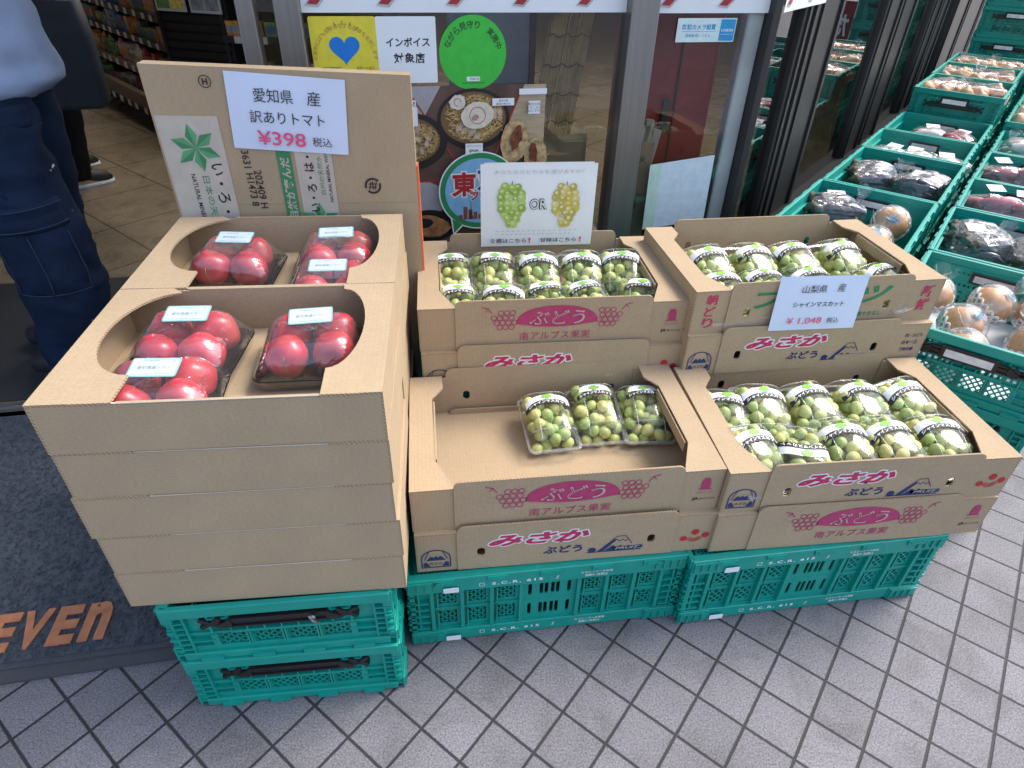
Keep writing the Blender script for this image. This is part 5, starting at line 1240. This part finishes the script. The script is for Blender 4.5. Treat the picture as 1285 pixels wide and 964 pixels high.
for i in (5, 6):
    for k in range(2): bag('onion', f'{("left", "right")[k]} bag of onions in the {NTH[i]} crate of the street row', inside('outer', i, .29 + .42 * k, .55, .08), RZ + .2 * k, 70 + 2 * i + k, 9)

# ================================================================== PEOPLE
SKIN = mat('skin', (.50, .30, .21), rough=.55, var=.05); HAIR = mat('black hair', (.012, .011, .011), rough=.5, bump=.4, bscale=90)
SHOEW = mat('white sole', (.62, .62, .60), rough=.6); SHOEB = mat('black shoe', (.014, .014, .016), rough=.6)
def trousers_mat():
    m = mat('navy work cotton', (.0085, .018, .044), rough=.9, spec=.15, var=.22, vscale=10, bump=.7, bscale=60)
    n = m.node_tree.nodes; l = m.node_tree.links; b = n['Principled BSDF']; tc = n.new('ShaderNodeTexCoord')
    nz = n.new('ShaderNodeTexNoise'); nz.inputs['Scale'].default_value = 26; nz.inputs['Detail'].default_value = 3; l.new(tc.outputs['Object'], nz.inputs['Vector'])
    rp = n.new('ShaderNodeValToRGB'); rp.color_ramp.elements[0].position = .745; rp.color_ramp.elements[1].position = .76; l.new(nz.outputs['Fac'], rp.inputs[0])
    mx = n.new('ShaderNodeMix'); mx.data_type = 'RGBA'; mx.inputs[7].default_value = (.55, .60, .66, 1); l.new(rp.outputs[0], mx.inputs[0])
    hs = [x for x in n if x.type == 'HUE_SAT'][0]; l.new(hs.outputs[0], mx.inputs[6]); l.new(mx.outputs[2], b.inputs['Base Color']); return m
def wrinkle(p, amp, k=9, sd=0):
    q = Vector((p[0] * k * .7 + p[2] * 5, p[1] * k * .7, p[2] * k * 1.5 + sd)); q.z = p[2] * k * .75 + sd; a_ = 1 - 2 * abs(noise.noise(q)); return amp * (.55 * a_ + .6 * noise.noise(q * 1.9) + .25 * noise.noise(q * 4.1))
def limb(m, path, mi=0, n=28, sub=7, amp=.006, sd=0, capped=True):
    """path: (x,y,z,rx,ry) smooth loft with cloth folds"""
    P = [Vector(p[:3]) for p in path]; rings = []
    for i in range(len(path) - 1):
        for k in range(sub if i < len(path) - 2 else sub + 1):
            f = k / sub; g = [path[max(i - 1, 0)], path[i], path[i + 1], path[min(i + 2, len(path) - 1)]]
            c = [.5 * ((2 * b) + (-a + c_) * f + (2 * a - 5 * b + 4 * c_ - d) * f * f + (-a + 3 * b - 3 * c_ + d) * f ** 3) for a, b, c_, d in zip(*g)]
            ring = []
            for j in range(n):
                a = 2 * math.pi * j / n; x = c[0] + c[3] * math.cos(a); y = c[1] + c[4] * math.sin(a); w_ = wrinkle((x, y, c[2]), amp, 11, sd); ring.append((x + w_ * math.cos(a), y + w_ * math.sin(a), c[2]))
            rings.append(ring)
    m.loft(rings, mi, None, capped)
def body_mesh(name, J, fold, hair=True):
    """one continuous skin: tubes and ellipsoids fused by a voxel remesh"""
    m = MB()
    for pts, rs in J['tubes']: m.tube(pts, rs, 12)
    for c, r_ in J['balls']: m.sph(c, r_, u=16, v=12)
    o = part(name, m, SKIN); md = o.modifiers.new('fuse', 'REMESH'); md.mode = 'VOXEL'; md.voxel_size = .007; md.use_smooth_shade = True
    sm = o.modifiers.new('soft', 'SMOOTH'); sm.iterations = 3; return o
def hand(J, p, d, s=1.0):
    p = Vector(p); d = Vector(d).normalized(); a = d.orthogonal().normalized()
    J['tubes'].append(([p, p + d * .05, p + d * .09], [.022, .034, .030]))
    for i, L in enumerate((.070, .080, .074, .060)):
        b = p + d * .085 + a * (.027 - .018 * i); J['tubes'].append(([b, b + d * L * .5 + d.cross(a) * .008, b + d * L * .9 + d.cross(a) * .026], [.0088, .0082, .0072]))
    b = p + d * .03 + a * .026; J['tubes'].append(([b, b + d * .03 + a * .028, b + d * .065 + a * .036], [.011, .010, .008]))
def face(J, c, f, tubes=True):
    c = Vector(c); f = Vector(f).normalized(); s = f.cross(Vector((0, 0, 1)))
    J['balls'] += [(c, (.082, .082, .115)), (c + f * .02 - Vector((0, 0, .06)), (.062, .062, .055)), (c + f * .098 - Vector((0, 0, .012)), (.014, .014, .024))]
    for k in (1, -1): J['balls'].append((c + s * k * .082, (.014, .014, .030)))
    return s
PERSON = thing('person', 'person in light blue shirt and paint flecked navy cargo trousers at doorway', 'person', (-1.40, 1.83, 0), 0)
PO = Vector((-1.40, 1.83, 0))
J = {'tubes': [], 'balls': []}; L = lambda *p: Vector(p) - PO
fd = Vector((-1, .15, 0)).normalized()
J['tubes'] += [([L(-1.435, 1.80, 0.900), L(-1.402, 1.795, 0.500), L(-1.455, 1.80, 0.090)], [.085, .062, .040]), ([L(-1.455, 1.92, 0.900), L(-1.527, 1.95, 0.500), L(-1.575, 1.97, 0.090)], [.085, .062, .040]),
  ([L(-1.442, 1.86, 0.880), L(-1.451, 1.86, 1.100), L(-1.442, 1.86, 1.340), L(-1.442, 1.86, 1.460), L(-1.451, 1.86, 1.560)], [.125, .12, .14, .07, .055]),
  ([L(-1.442, 1.70, 1.400), L(-1.451, 1.64, 1.140), L(-1.597, 1.66, 1.020)], [.055, .045, .032]), ([L(-1.442, 2.03, 1.400), L(-1.451, 2.08, 1.140), L(-1.609, 2.02, 1.040)], [.055, .045, .032]), ([L(-1.442, 1.70, 1.400), L(-1.442, 2.03, 1.400)], [.06, .06])]
hand(J, L(-1.597, 1.66, 1.020), (-1, .1, -.25)); hand(J, L(-1.609, 2.02, 1.040), (-1, -.1, -.2))
sv = face(J, L(-1.462, 1.86, 1.660), fd)
for x, y in ((-1.455, 1.80), (-1.575, 1.97)): J['tubes'].append(([L(x + .05, y, .05), L(x - .05, y + .006, .04), L(x - .15, y + .02, .03)], [.035, .038, .026]))
bo = body_mesh('body', J, 0); bo.parent = PERSON
m = MB(); hc = L(-1.462, 1.86, 1.680); m.sph(hc - fd * .012, (.092, .092, .118), fn=lambda v: v if (v.z > -.1 or v.dot(fd) < .2) else v * .8); part('hair', m, HAIR, PERSON)
m = MB()
for k in (1, -1): m.sph(L(-1.462, 1.86, 1.655) + fd * .076 + sv * k * .030, (.012, .012, .008), u=8, v=6)
m.box(-.018, -.003, -.004, .018, .003, .004, M=Matrix.Translation(L(-1.462, 1.86, 1.600) + fd * .083) @ Matrix.Rotation(math.pi / 2, 4, 'Z')); part('eyes_and_mouth', m, HAIR, PERSON)
TRO = trousers_mat(); tro = MB()
limb(tro, [(*L(-1.433, 1.80, 0.965), .118, .110), (*L(-1.428, 1.79, 0.860), .122, .105), (*L(-1.423, 1.79, 0.740), .108, .10), (*L(-1.419, 1.79, 0.600), .116, .105), (*L(-1.406, 1.79, 0.430), .121, .105), (*L(-1.412, 1.79, 0.280), .110, .10), (*L(-1.443, 1.795, 0.140), .104, .10), (*L(-1.455, 1.80, 0.055), .100, .098)], n=44, sub=12, amp=.017)
limb(tro, [(*L(-1.462, 1.93, 0.965), .12, .11), (*L(-1.458, 1.93, 0.800), .118, .105), (*L(-1.496, 1.95, 0.550), .112, .10), (*L(-1.540, 1.96, 0.320), .104, .095), (*L(-1.575, 1.97, 0.060), .10, .095)], n=36, sub=12, amp=.011, sd=4)
tp = part('cargo_trousers', tro, TRO, PERSON)
def on_leg(z, a, o):           # a point on the near trouser leg
    T_ = [(0.965, -1.433, .118, .110), (0.86, -1.428, .122, .105), (0.74, -1.423, .108, .10), (0.6, -1.419, .116, .105), (0.43, -1.406, .121, .105), (0.28, -1.412, .110, .10), (0.14, -1.443, .104, .10)]
    for (z1, x1, a1, b1), (z0, x0, a0, b0) in zip(T_, T_[1:]):
        if z0 <= z <= z1:
            f = (z - z0) / (z1 - z0); x = x0 + (x1 - x0) * f; ra = a0 + (a1 - a0) * f + o; rb_ = b0 + (b1 - b0) * f + o; return L(x + ra * math.cos(a), 1.79 + rb_ * math.sin(a), z)
def leg_patch(a0, a1, z0, z1, o, slope=0, n=12):
    m = MB()
    for oo in (o,):
        V = []
        for lay in (oo, -.01):
            for j in range(n + 1):
                for i in range(n + 1):
                    f, g = i / n, j / n; z = z0 + (z1 - z0) * g + slope * (f - .5); edge = min(f, 1 - f, g, 1 - g); e = lay - (.004 if (edge < .01 and lay > 0) else 0) + (.004 * noise.noise(Vector((f * 3, g * 4, o * 50))) if lay > 0 else 0)
                    V.append(on_leg(z, a0 + (a1 - a0) * f, e))
        N = (n + 1) ** 2; F = [(j * (n + 1) + i, j * (n + 1) + i + 1, (j + 1) * (n + 1) + i + 1, (j + 1) * (n + 1) + i) for j in range(n) for i in range(n)]
        F += [(i, N + i, N + i + 1, i + 1) for i in range(n)] + [(n * (n + 1) + i + 1, N + n * (n + 1) + i + 1, N + n * (n + 1) + i, n * (n + 1) + i) for i in range(n)]
        F += [((i + 1) * (n + 1), N + (i + 1) * (n + 1), N + i * (n + 1), i * (n + 1)) for i in range(n)] + [(i * (n + 1) + n, N + i * (n + 1) + n, N + (i + 1) * (n + 1) + n, (i + 1) * (n + 1) + n) for i in range(n)]
        m.add(V, F, 0, None, True)
    return m
part('cargo_pocket', leg_patch(R(-118), R(-18), .36, .59, .008), TRO, tp); part('pocket_flap', leg_patch(R(-124), R(-12), .56, .635, .015, .02), TRO, tp); part('back_pocket_flap', leg_patch(R(-62), R(2), .83, .89, .008), TRO, tp)
SEAM = mat('navy seam thread', (.020, .034, .070), rough=.9)
m = MB()
for zz, oo in ((.572, .019), (.628, .019), (.37, .012)): m.tube([on_leg(zz + .02 * (k / 12 - .5) * (zz > .5), R(-122 + 108 * k / 12), oo) for k in range(13)], .0016, 5)
for aa in (-116, -70, -22): m.tube([on_leg(.37 + .018 * k, R(aa), .012) for k in range(11)], .0016, 5)
part('pocket_stitching', m, SEAM, tp)
m = MB(); m.tube([on_leg(z, R(-118 + (.9 - z) * 190), .004) for z in [.90 - .022 * k for k in range(12)]], .004, 6); part('slash_pocket_seam', m, TRO, tp)
m = MB(); m.tube([on_leg(z, R(-78), .002) for z in [.93 - .03 * k for k in range(10)]], .003, 6); part('side_seam', m, TRO, tp)
SHIRT = mat('light blue shirt cotton', (.23, .30, .46), rough=.9, spec=.1, var=.06, vscale=12, bump=.5, bscale=45); sh = MB()
limb(sh, [(*L(-1.434, 1.86, 0.895), .128, .165), (*L(-1.438, 1.86, 0.925), .170, .205), (*L(-1.443, 1.86, 0.985), .172, .21), (*L(-1.446, 1.86, 1.170), .152, .20), (*L(-1.442, 1.86, 1.280), .150, .21), (*L(-1.442, 1.86, 1.420), .120, .19), (*L(-1.446, 1.86, 1.490), .065, .075)], n=44, sub=9, amp=.014, sd=9)
sp_ = part('shirt', sh, SHIRT, PERSON)
m = MB(); m.tube([L(-1.442, 1.70, 1.420), L(-1.451, 1.655, 1.280), L(-1.457, 1.64, 1.140), L(-1.511, 1.645, 1.070), L(-1.577, 1.655, 1.025)], [.078, .072, .068, .060, .052], 18); m.tube([L(-1.442, 2.02, 1.420), L(-1.451, 2.06, 1.280), L(-1.462, 2.08, 1.140), L(-1.590, 2.03, 1.050)], [.078, .072, .066, .052], 18); part('sleeves', m, SHIRT, sp_)
for x, y in ((-1.455, 1.80), (-1.575, 1.97)):
    m = MB(); m.tube([L(x + .10, y, .045), L(x + .05, y, .055), L(x - .08, y + .01, .048), L(x - .18, y + .02, .036), L(x - .20, y + .024, .03)], [.025, .046, .046, .036, .015], 14); part('shoe', m, SHOEB, PERSON)

P2_ = thing('person', 'person in black trousers carrying a dark bag inside the shop', 'person', (-2.46, 3.64, 0), 0); PO = Vector((-2.46, 3.64, 0)); J = {'tubes': [], 'balls': []}; fd = Vector((.75, .65, 0)).normalized()
J['tubes'] += [([L(-2.370, 3.62, .90), L(-2.430, 3.61, .48), L(-2.500, 3.60, .09)], [.085, .060, .04]), ([L(-2.520, 3.74, .90), L(-2.570, 3.78, .48), L(-2.680, 3.80, .12)], [.085, .06, .04]),
  ([L(-2.440, 3.68, .88), L(-2.430, 3.68, 1.15), L(-2.420, 3.68, 1.38), L(-2.410, 3.68, 1.50), L(-2.400, 3.69, 1.58)], [.125, .12, .14, .06, .055]), ([L(-2.290, 3.55, 1.42), L(-2.240, 3.50, 1.18), L(-2.200, 3.47, .98)], [.055, .043, .032]), ([L(-2.550, 3.81, 1.42), L(-2.600, 3.85, 1.15), L(-2.580, 3.86, .95)], [.055, .043, .032]), ([L(-2.290, 3.55, 1.42), L(-2.550, 3.81, 1.42)], [.06, .06])]
hand(J, L(-2.200, 3.47, .98), (.05, -.1, -1)); hand(J, L(-2.580, 3.86, .95), (.05, 0, -1)); sv = face(J, L(-2.390, 3.70, 1.67), fd)
for x, y in ((-2.50, 3.60), (-2.68, 3.80)): J['tubes'].append(([L(x - .03, y - .03, .05), L(x + .05, y + .04, .035), L(x + .10, y + .09, .03)], [.034, .036, .026]))
bo = body_mesh('body', J, 0); bo.parent = P2_
m = MB(); m.sph(L(-2.400, 3.69, 1.69), (.092, .092, .118)); part('hair', m, HAIR, P2_)
m = MB()
for k in (1, -1): m.sph(L(-2.390, 3.70, 1.665) + fd * .076 + sv * k * .03, (.012, .012, .008), u=8, v=6)
part('eyes', m, HAIR, P2_)
BLK = mat('black trouser cotton', (.007, .007, .009), rough=.9, spec=.15); BLK2 = mat('black jacket', (.009, .011, .016), rough=.85); m = MB()
limb(m, [(*L(-2.370, 3.63, .95), .12, .115), (*L(-2.385, 3.62, .75), .105, .10), (*L(-2.430, 3.61, .48), .088, .085), (*L(-2.470, 3.605, .25), .085, .08), (*L(-2.500, 3.60, .055), .078, .075)], amp=.007); limb(m, [(*L(-2.520, 3.74, .95), .12, .115), (*L(-2.540, 3.76, .75), .10, .10), (*L(-2.570, 3.78, .48), .088, .085), (*L(-2.680, 3.80, .07), .078, .075)], amp=.007)
part('trousers', m, BLK, P2_); m = MB(); limb(m, [(*L(-2.440, 3.68, .82), .17, .17), (*L(-2.430, 3.68, 1.1), .165, .16), (*L(-2.420, 3.68, 1.32), .18, .18), (*L(-2.410, 3.68, 1.44), .14, .14), (*L(-2.410, 3.68, 1.50), .07, .07)], amp=.01); m.tube([L(-2.300, 3.56, 1.43), L(-2.240, 3.50, 1.18), L(-2.200, 3.47, 1.0)], [.075, .062, .05], 14); m.tube([L(-2.540, 3.80, 1.43), L(-2.600, 3.85, 1.15), L(-2.580, 3.86, .97)], [.075, .062, .05], 14); part('jacket', m, BLK2, P2_)
for x, y, z in ((-2.50, 3.60, 0), (-2.68, 3.80, .03)):
    sh_ = MB(); sh_.tube([L(x - .07, y - .055, z + .045), L(x - .03, y - .02, z + .06), L(x + .05, y + .045, z + .05), L(x + .11, y + .10, z + .04), L(x + .135, y + .12, z + .03)], [.02, .040, .040, .034, .012], 14); so = part('shoe', sh_, SHOEB, P2_)
    m = MB(); m.loft([[Vector(L(x, y, z)) + Vector((dx_ * .74 - dy_ * .66, dx_ * .66 + dy_ * .74, zz)) for dx_, dy_ in rrect(-.095, -.042, .19, .042, .040, 5)] for zz in (.004, .024)]); part('sole', m, SHOEW, so)
t = thing('tote_bag', 'large dark navy bag hanging from the hand of the person inside', 'bag', (-2.20, 3.36, .50), .35)
BAGM = mat('navy bag cloth', (.010, .016, .030), rough=.7, bump=.3, bscale=300, var=.1); m = MB(); m.loft([[Vector((x, y, z)) for x, y in rrect(-.15 - g, -.07, .15 + g, .07, .03, 4)] for z, g in ((0, -.01), (.02, .01), (.30, .02), (.46, .01))]); part('bag_body', m, BAGM, t)
for y in (-.06, .06): m = MB(); m.tube([(-.08, y, .44), (-.06, y * .6, .52), (0, y * .3, .555), (.06, y * .6, .52), (.08, y, .44)], .008, 6); part('handle', m, BAGM, t)

# ================================================================== SHOP INTERIOR
RACK = mat('black shelf metal', (.018, .017, .018), rough=.5); TAGW = mat('price tag', (.62, .62, .60), rough=.6); BOARD = mat('shelf wood', (.17, .12, .08), rough=.6)
GC = [mat('goods ' + n, tuple(min(.8, q_ * 1.5) for q_ in c), rough=.4, var=.35, vscale=25, objvar=.3) for n, c in (('teal', (.05, .16, .16)), ('cream', (.40, .36, .28)), ('orange', (.42, .17, .04)), ('brown', (.12, .06, .04)), ('red', (.26, .03, .03)), ('green', (.10, .18, .05)), ('grey', (.22, .23, .25)), ('yellow', (.45, .34, .06)), ('pink', (.36, .17, .20)), ('blue', (.04, .10, .24)))]
rg = random.Random(21); GMESH = []; GCACHE = {}
for i in range(8):
    m = MB(); w_, d_, h_ = rg.uniform(.05, .10), .06, rg.uniform(.07, .15)
    if i % 3 == 2: m.loft([[Vector((x, y, z)) for x, y in rrect(-w_ / 2 + g, -k_, w_ / 2 - g, k_, min(.012, k_ * .9), 3)] for z, g, k_ in ((0, .004, .004), (.02, 0, .022), (h_ * .6, 0, .026), (h_, .003, .003))])
    else: m.box(-w_ / 2, -d_ / 2, 0, w_ / 2, d_ / 2, h_, 0, ch=.003); m.box(-w_ / 2 + .008, -d_ / 2 - .0008, h_ * .3, w_ / 2 - .008, -d_ / 2, h_ * .75, 1)
    GMESH.append(m)
def shelf_unit(label, x, y, rz, length, levels, depth=.40, goods_from=0, gl='goods', basket=False):
    t = thing('shelf_rack', label, 'shelf', (x, y, .004), rz)
    mb = MB(); mb.box(0, depth - .03, 0, length, depth, 1.45); mb.box(0, 0, 0, length, depth, .07); mb.box(-.02, .05, 0, 0, depth, 1.45); mb.box(length, .05, 0, length + .02, depth, 1.45); part('frame', mb, RACK, t)
    for li, z in enumerate(levels):
        fy = -.10 if (basket and li == 0) else -.06 if (basket and li == 1) else 0
        mb = MB(); mb.box(0, fy, z, length, depth - .032, z + .02); mb.box(0, fy - .004, z - .005, length, fy, z + .035)
        if basket and li == 0:
            mb.box(0, fy - .05, z + .036, length, fy - .004, z + .12)
        sh_ = part('shelf', mb, BOARD if basket and li < 2 else RACK, t)
        for k in range(int(length / .16)):
            m = MB(); xx = .06 + k * .16 + rg.uniform(-.02, .02); m.box(xx, fy - .009 - (.05 if basket and li == 0 else 0), z - .004, xx + .05, fy - .005 - (.05 if basket and li == 0 else 0), z + .034); part('price_tag', m, TAGW, sh_)
        xx = .06
        c0 = rg.randrange(10)
        while xx < length - .06:
            g = rg.randrange(8); c = (c0 + int(xx / .28) * 3) % 10
            if (g, c) not in GCACHE: GCACHE[g, c] = GMESH[g].mesh('goods_packet', [GC[c], GC[(c + 4) % 10]])
            o = part('goods_packet', GCACHE[g, c])
            px, py = xx, .06 + fy * .5; o.location = (x + px * math.cos(rz) - py * math.sin(rz), y + px * math.sin(rz) + py * math.cos(rz), z + .0245); o.rotation_euler = (0, 0, rz + rg.uniform(-.12, .12))
            tag(o, f'small packaged goods standing on the {NTH[li]} shelf up of {gl}', 'goods', f'goods on {NTH[li]} shelf of {gl}'); xx += rg.uniform(.062, .09)
shelf_unit('long dark shelf rack of small goods with white price tags inside shop', -3.72, 6.10, math.atan2(-.71, .70), 2.05, (.12, .34, .53, .70, .88, 1.06), gl='the long aisle rack', basket=True)
shelf_unit('dark shelf rack of bright snack bags left of the door posts', -1.78, 4.30, -.05, .95, (.15, .42, .66, .90), gl='the rack by the door posts')
t = thing('magazine_rack', 'black slatted rack with green and grey leaflets at the end of aisle', 'rack', (-2.20, 4.46, .004), -.25)
mb = MB()
for i in range(16): mb.box(0, 0, .10 + .05 * i, .46, .015, .135 + .05 * i)
mb.box(-.02, -.01, 0, .0, .3, 1.3); mb.box(.46, -.01, 0, .48, .3, 1.3); mb.box(0, .016, 0, .46, .3, .9); mb.box(0, .016, .9, .46, .05, 1.3); part('slatted_panel', mb, RACK, t)
for x0, cs_ in ((.0, (5, 7, 5, 2)), (.24, (6, 6, 1, 6))):
    mb = MB(); mb.box(x0, -.02, .80, x0 + .21, -.012, 1.12, 0)
    for q_ in range(4):
        a, b = q_ % 2, q_ // 2; mb.rect(x0 + .012 + a * .097, .815 + b * .15, x0 + .10 + a * .097, .95 + b * .15, 1 + q_, wallM(-.021))
    part('leaflet_holder', mb, [TAGW] + [GC[c] for c in cs_], t)
LAMP = mat('lamp diffuser', (1, .93, .82), emit=30.0)
for i, (x, y) in enumerate(((-2.2, 5.2), (-.6, 4.6), (.6, 6.0), (-3.6, 7.2))):
    t = thing('ceiling_lamp', ('ceiling lamp over the aisle rack', 'ceiling lamp near the shop window', 'ceiling lamp deep inside the shop', 'ceiling lamp at the far left of shop')[i], 'lamp', (x, y, 2.70), .9, 'shop ceiling lamps'); mb = MB(); mb.box(-.63, -.09, .0, .63, .09, .05); part('housing', mb, PAPER, t); mb = MB(); mb.box(-.6, -.07, -.012, .6, .07, -.0005); part('diffuser', mb, LAMP, t)
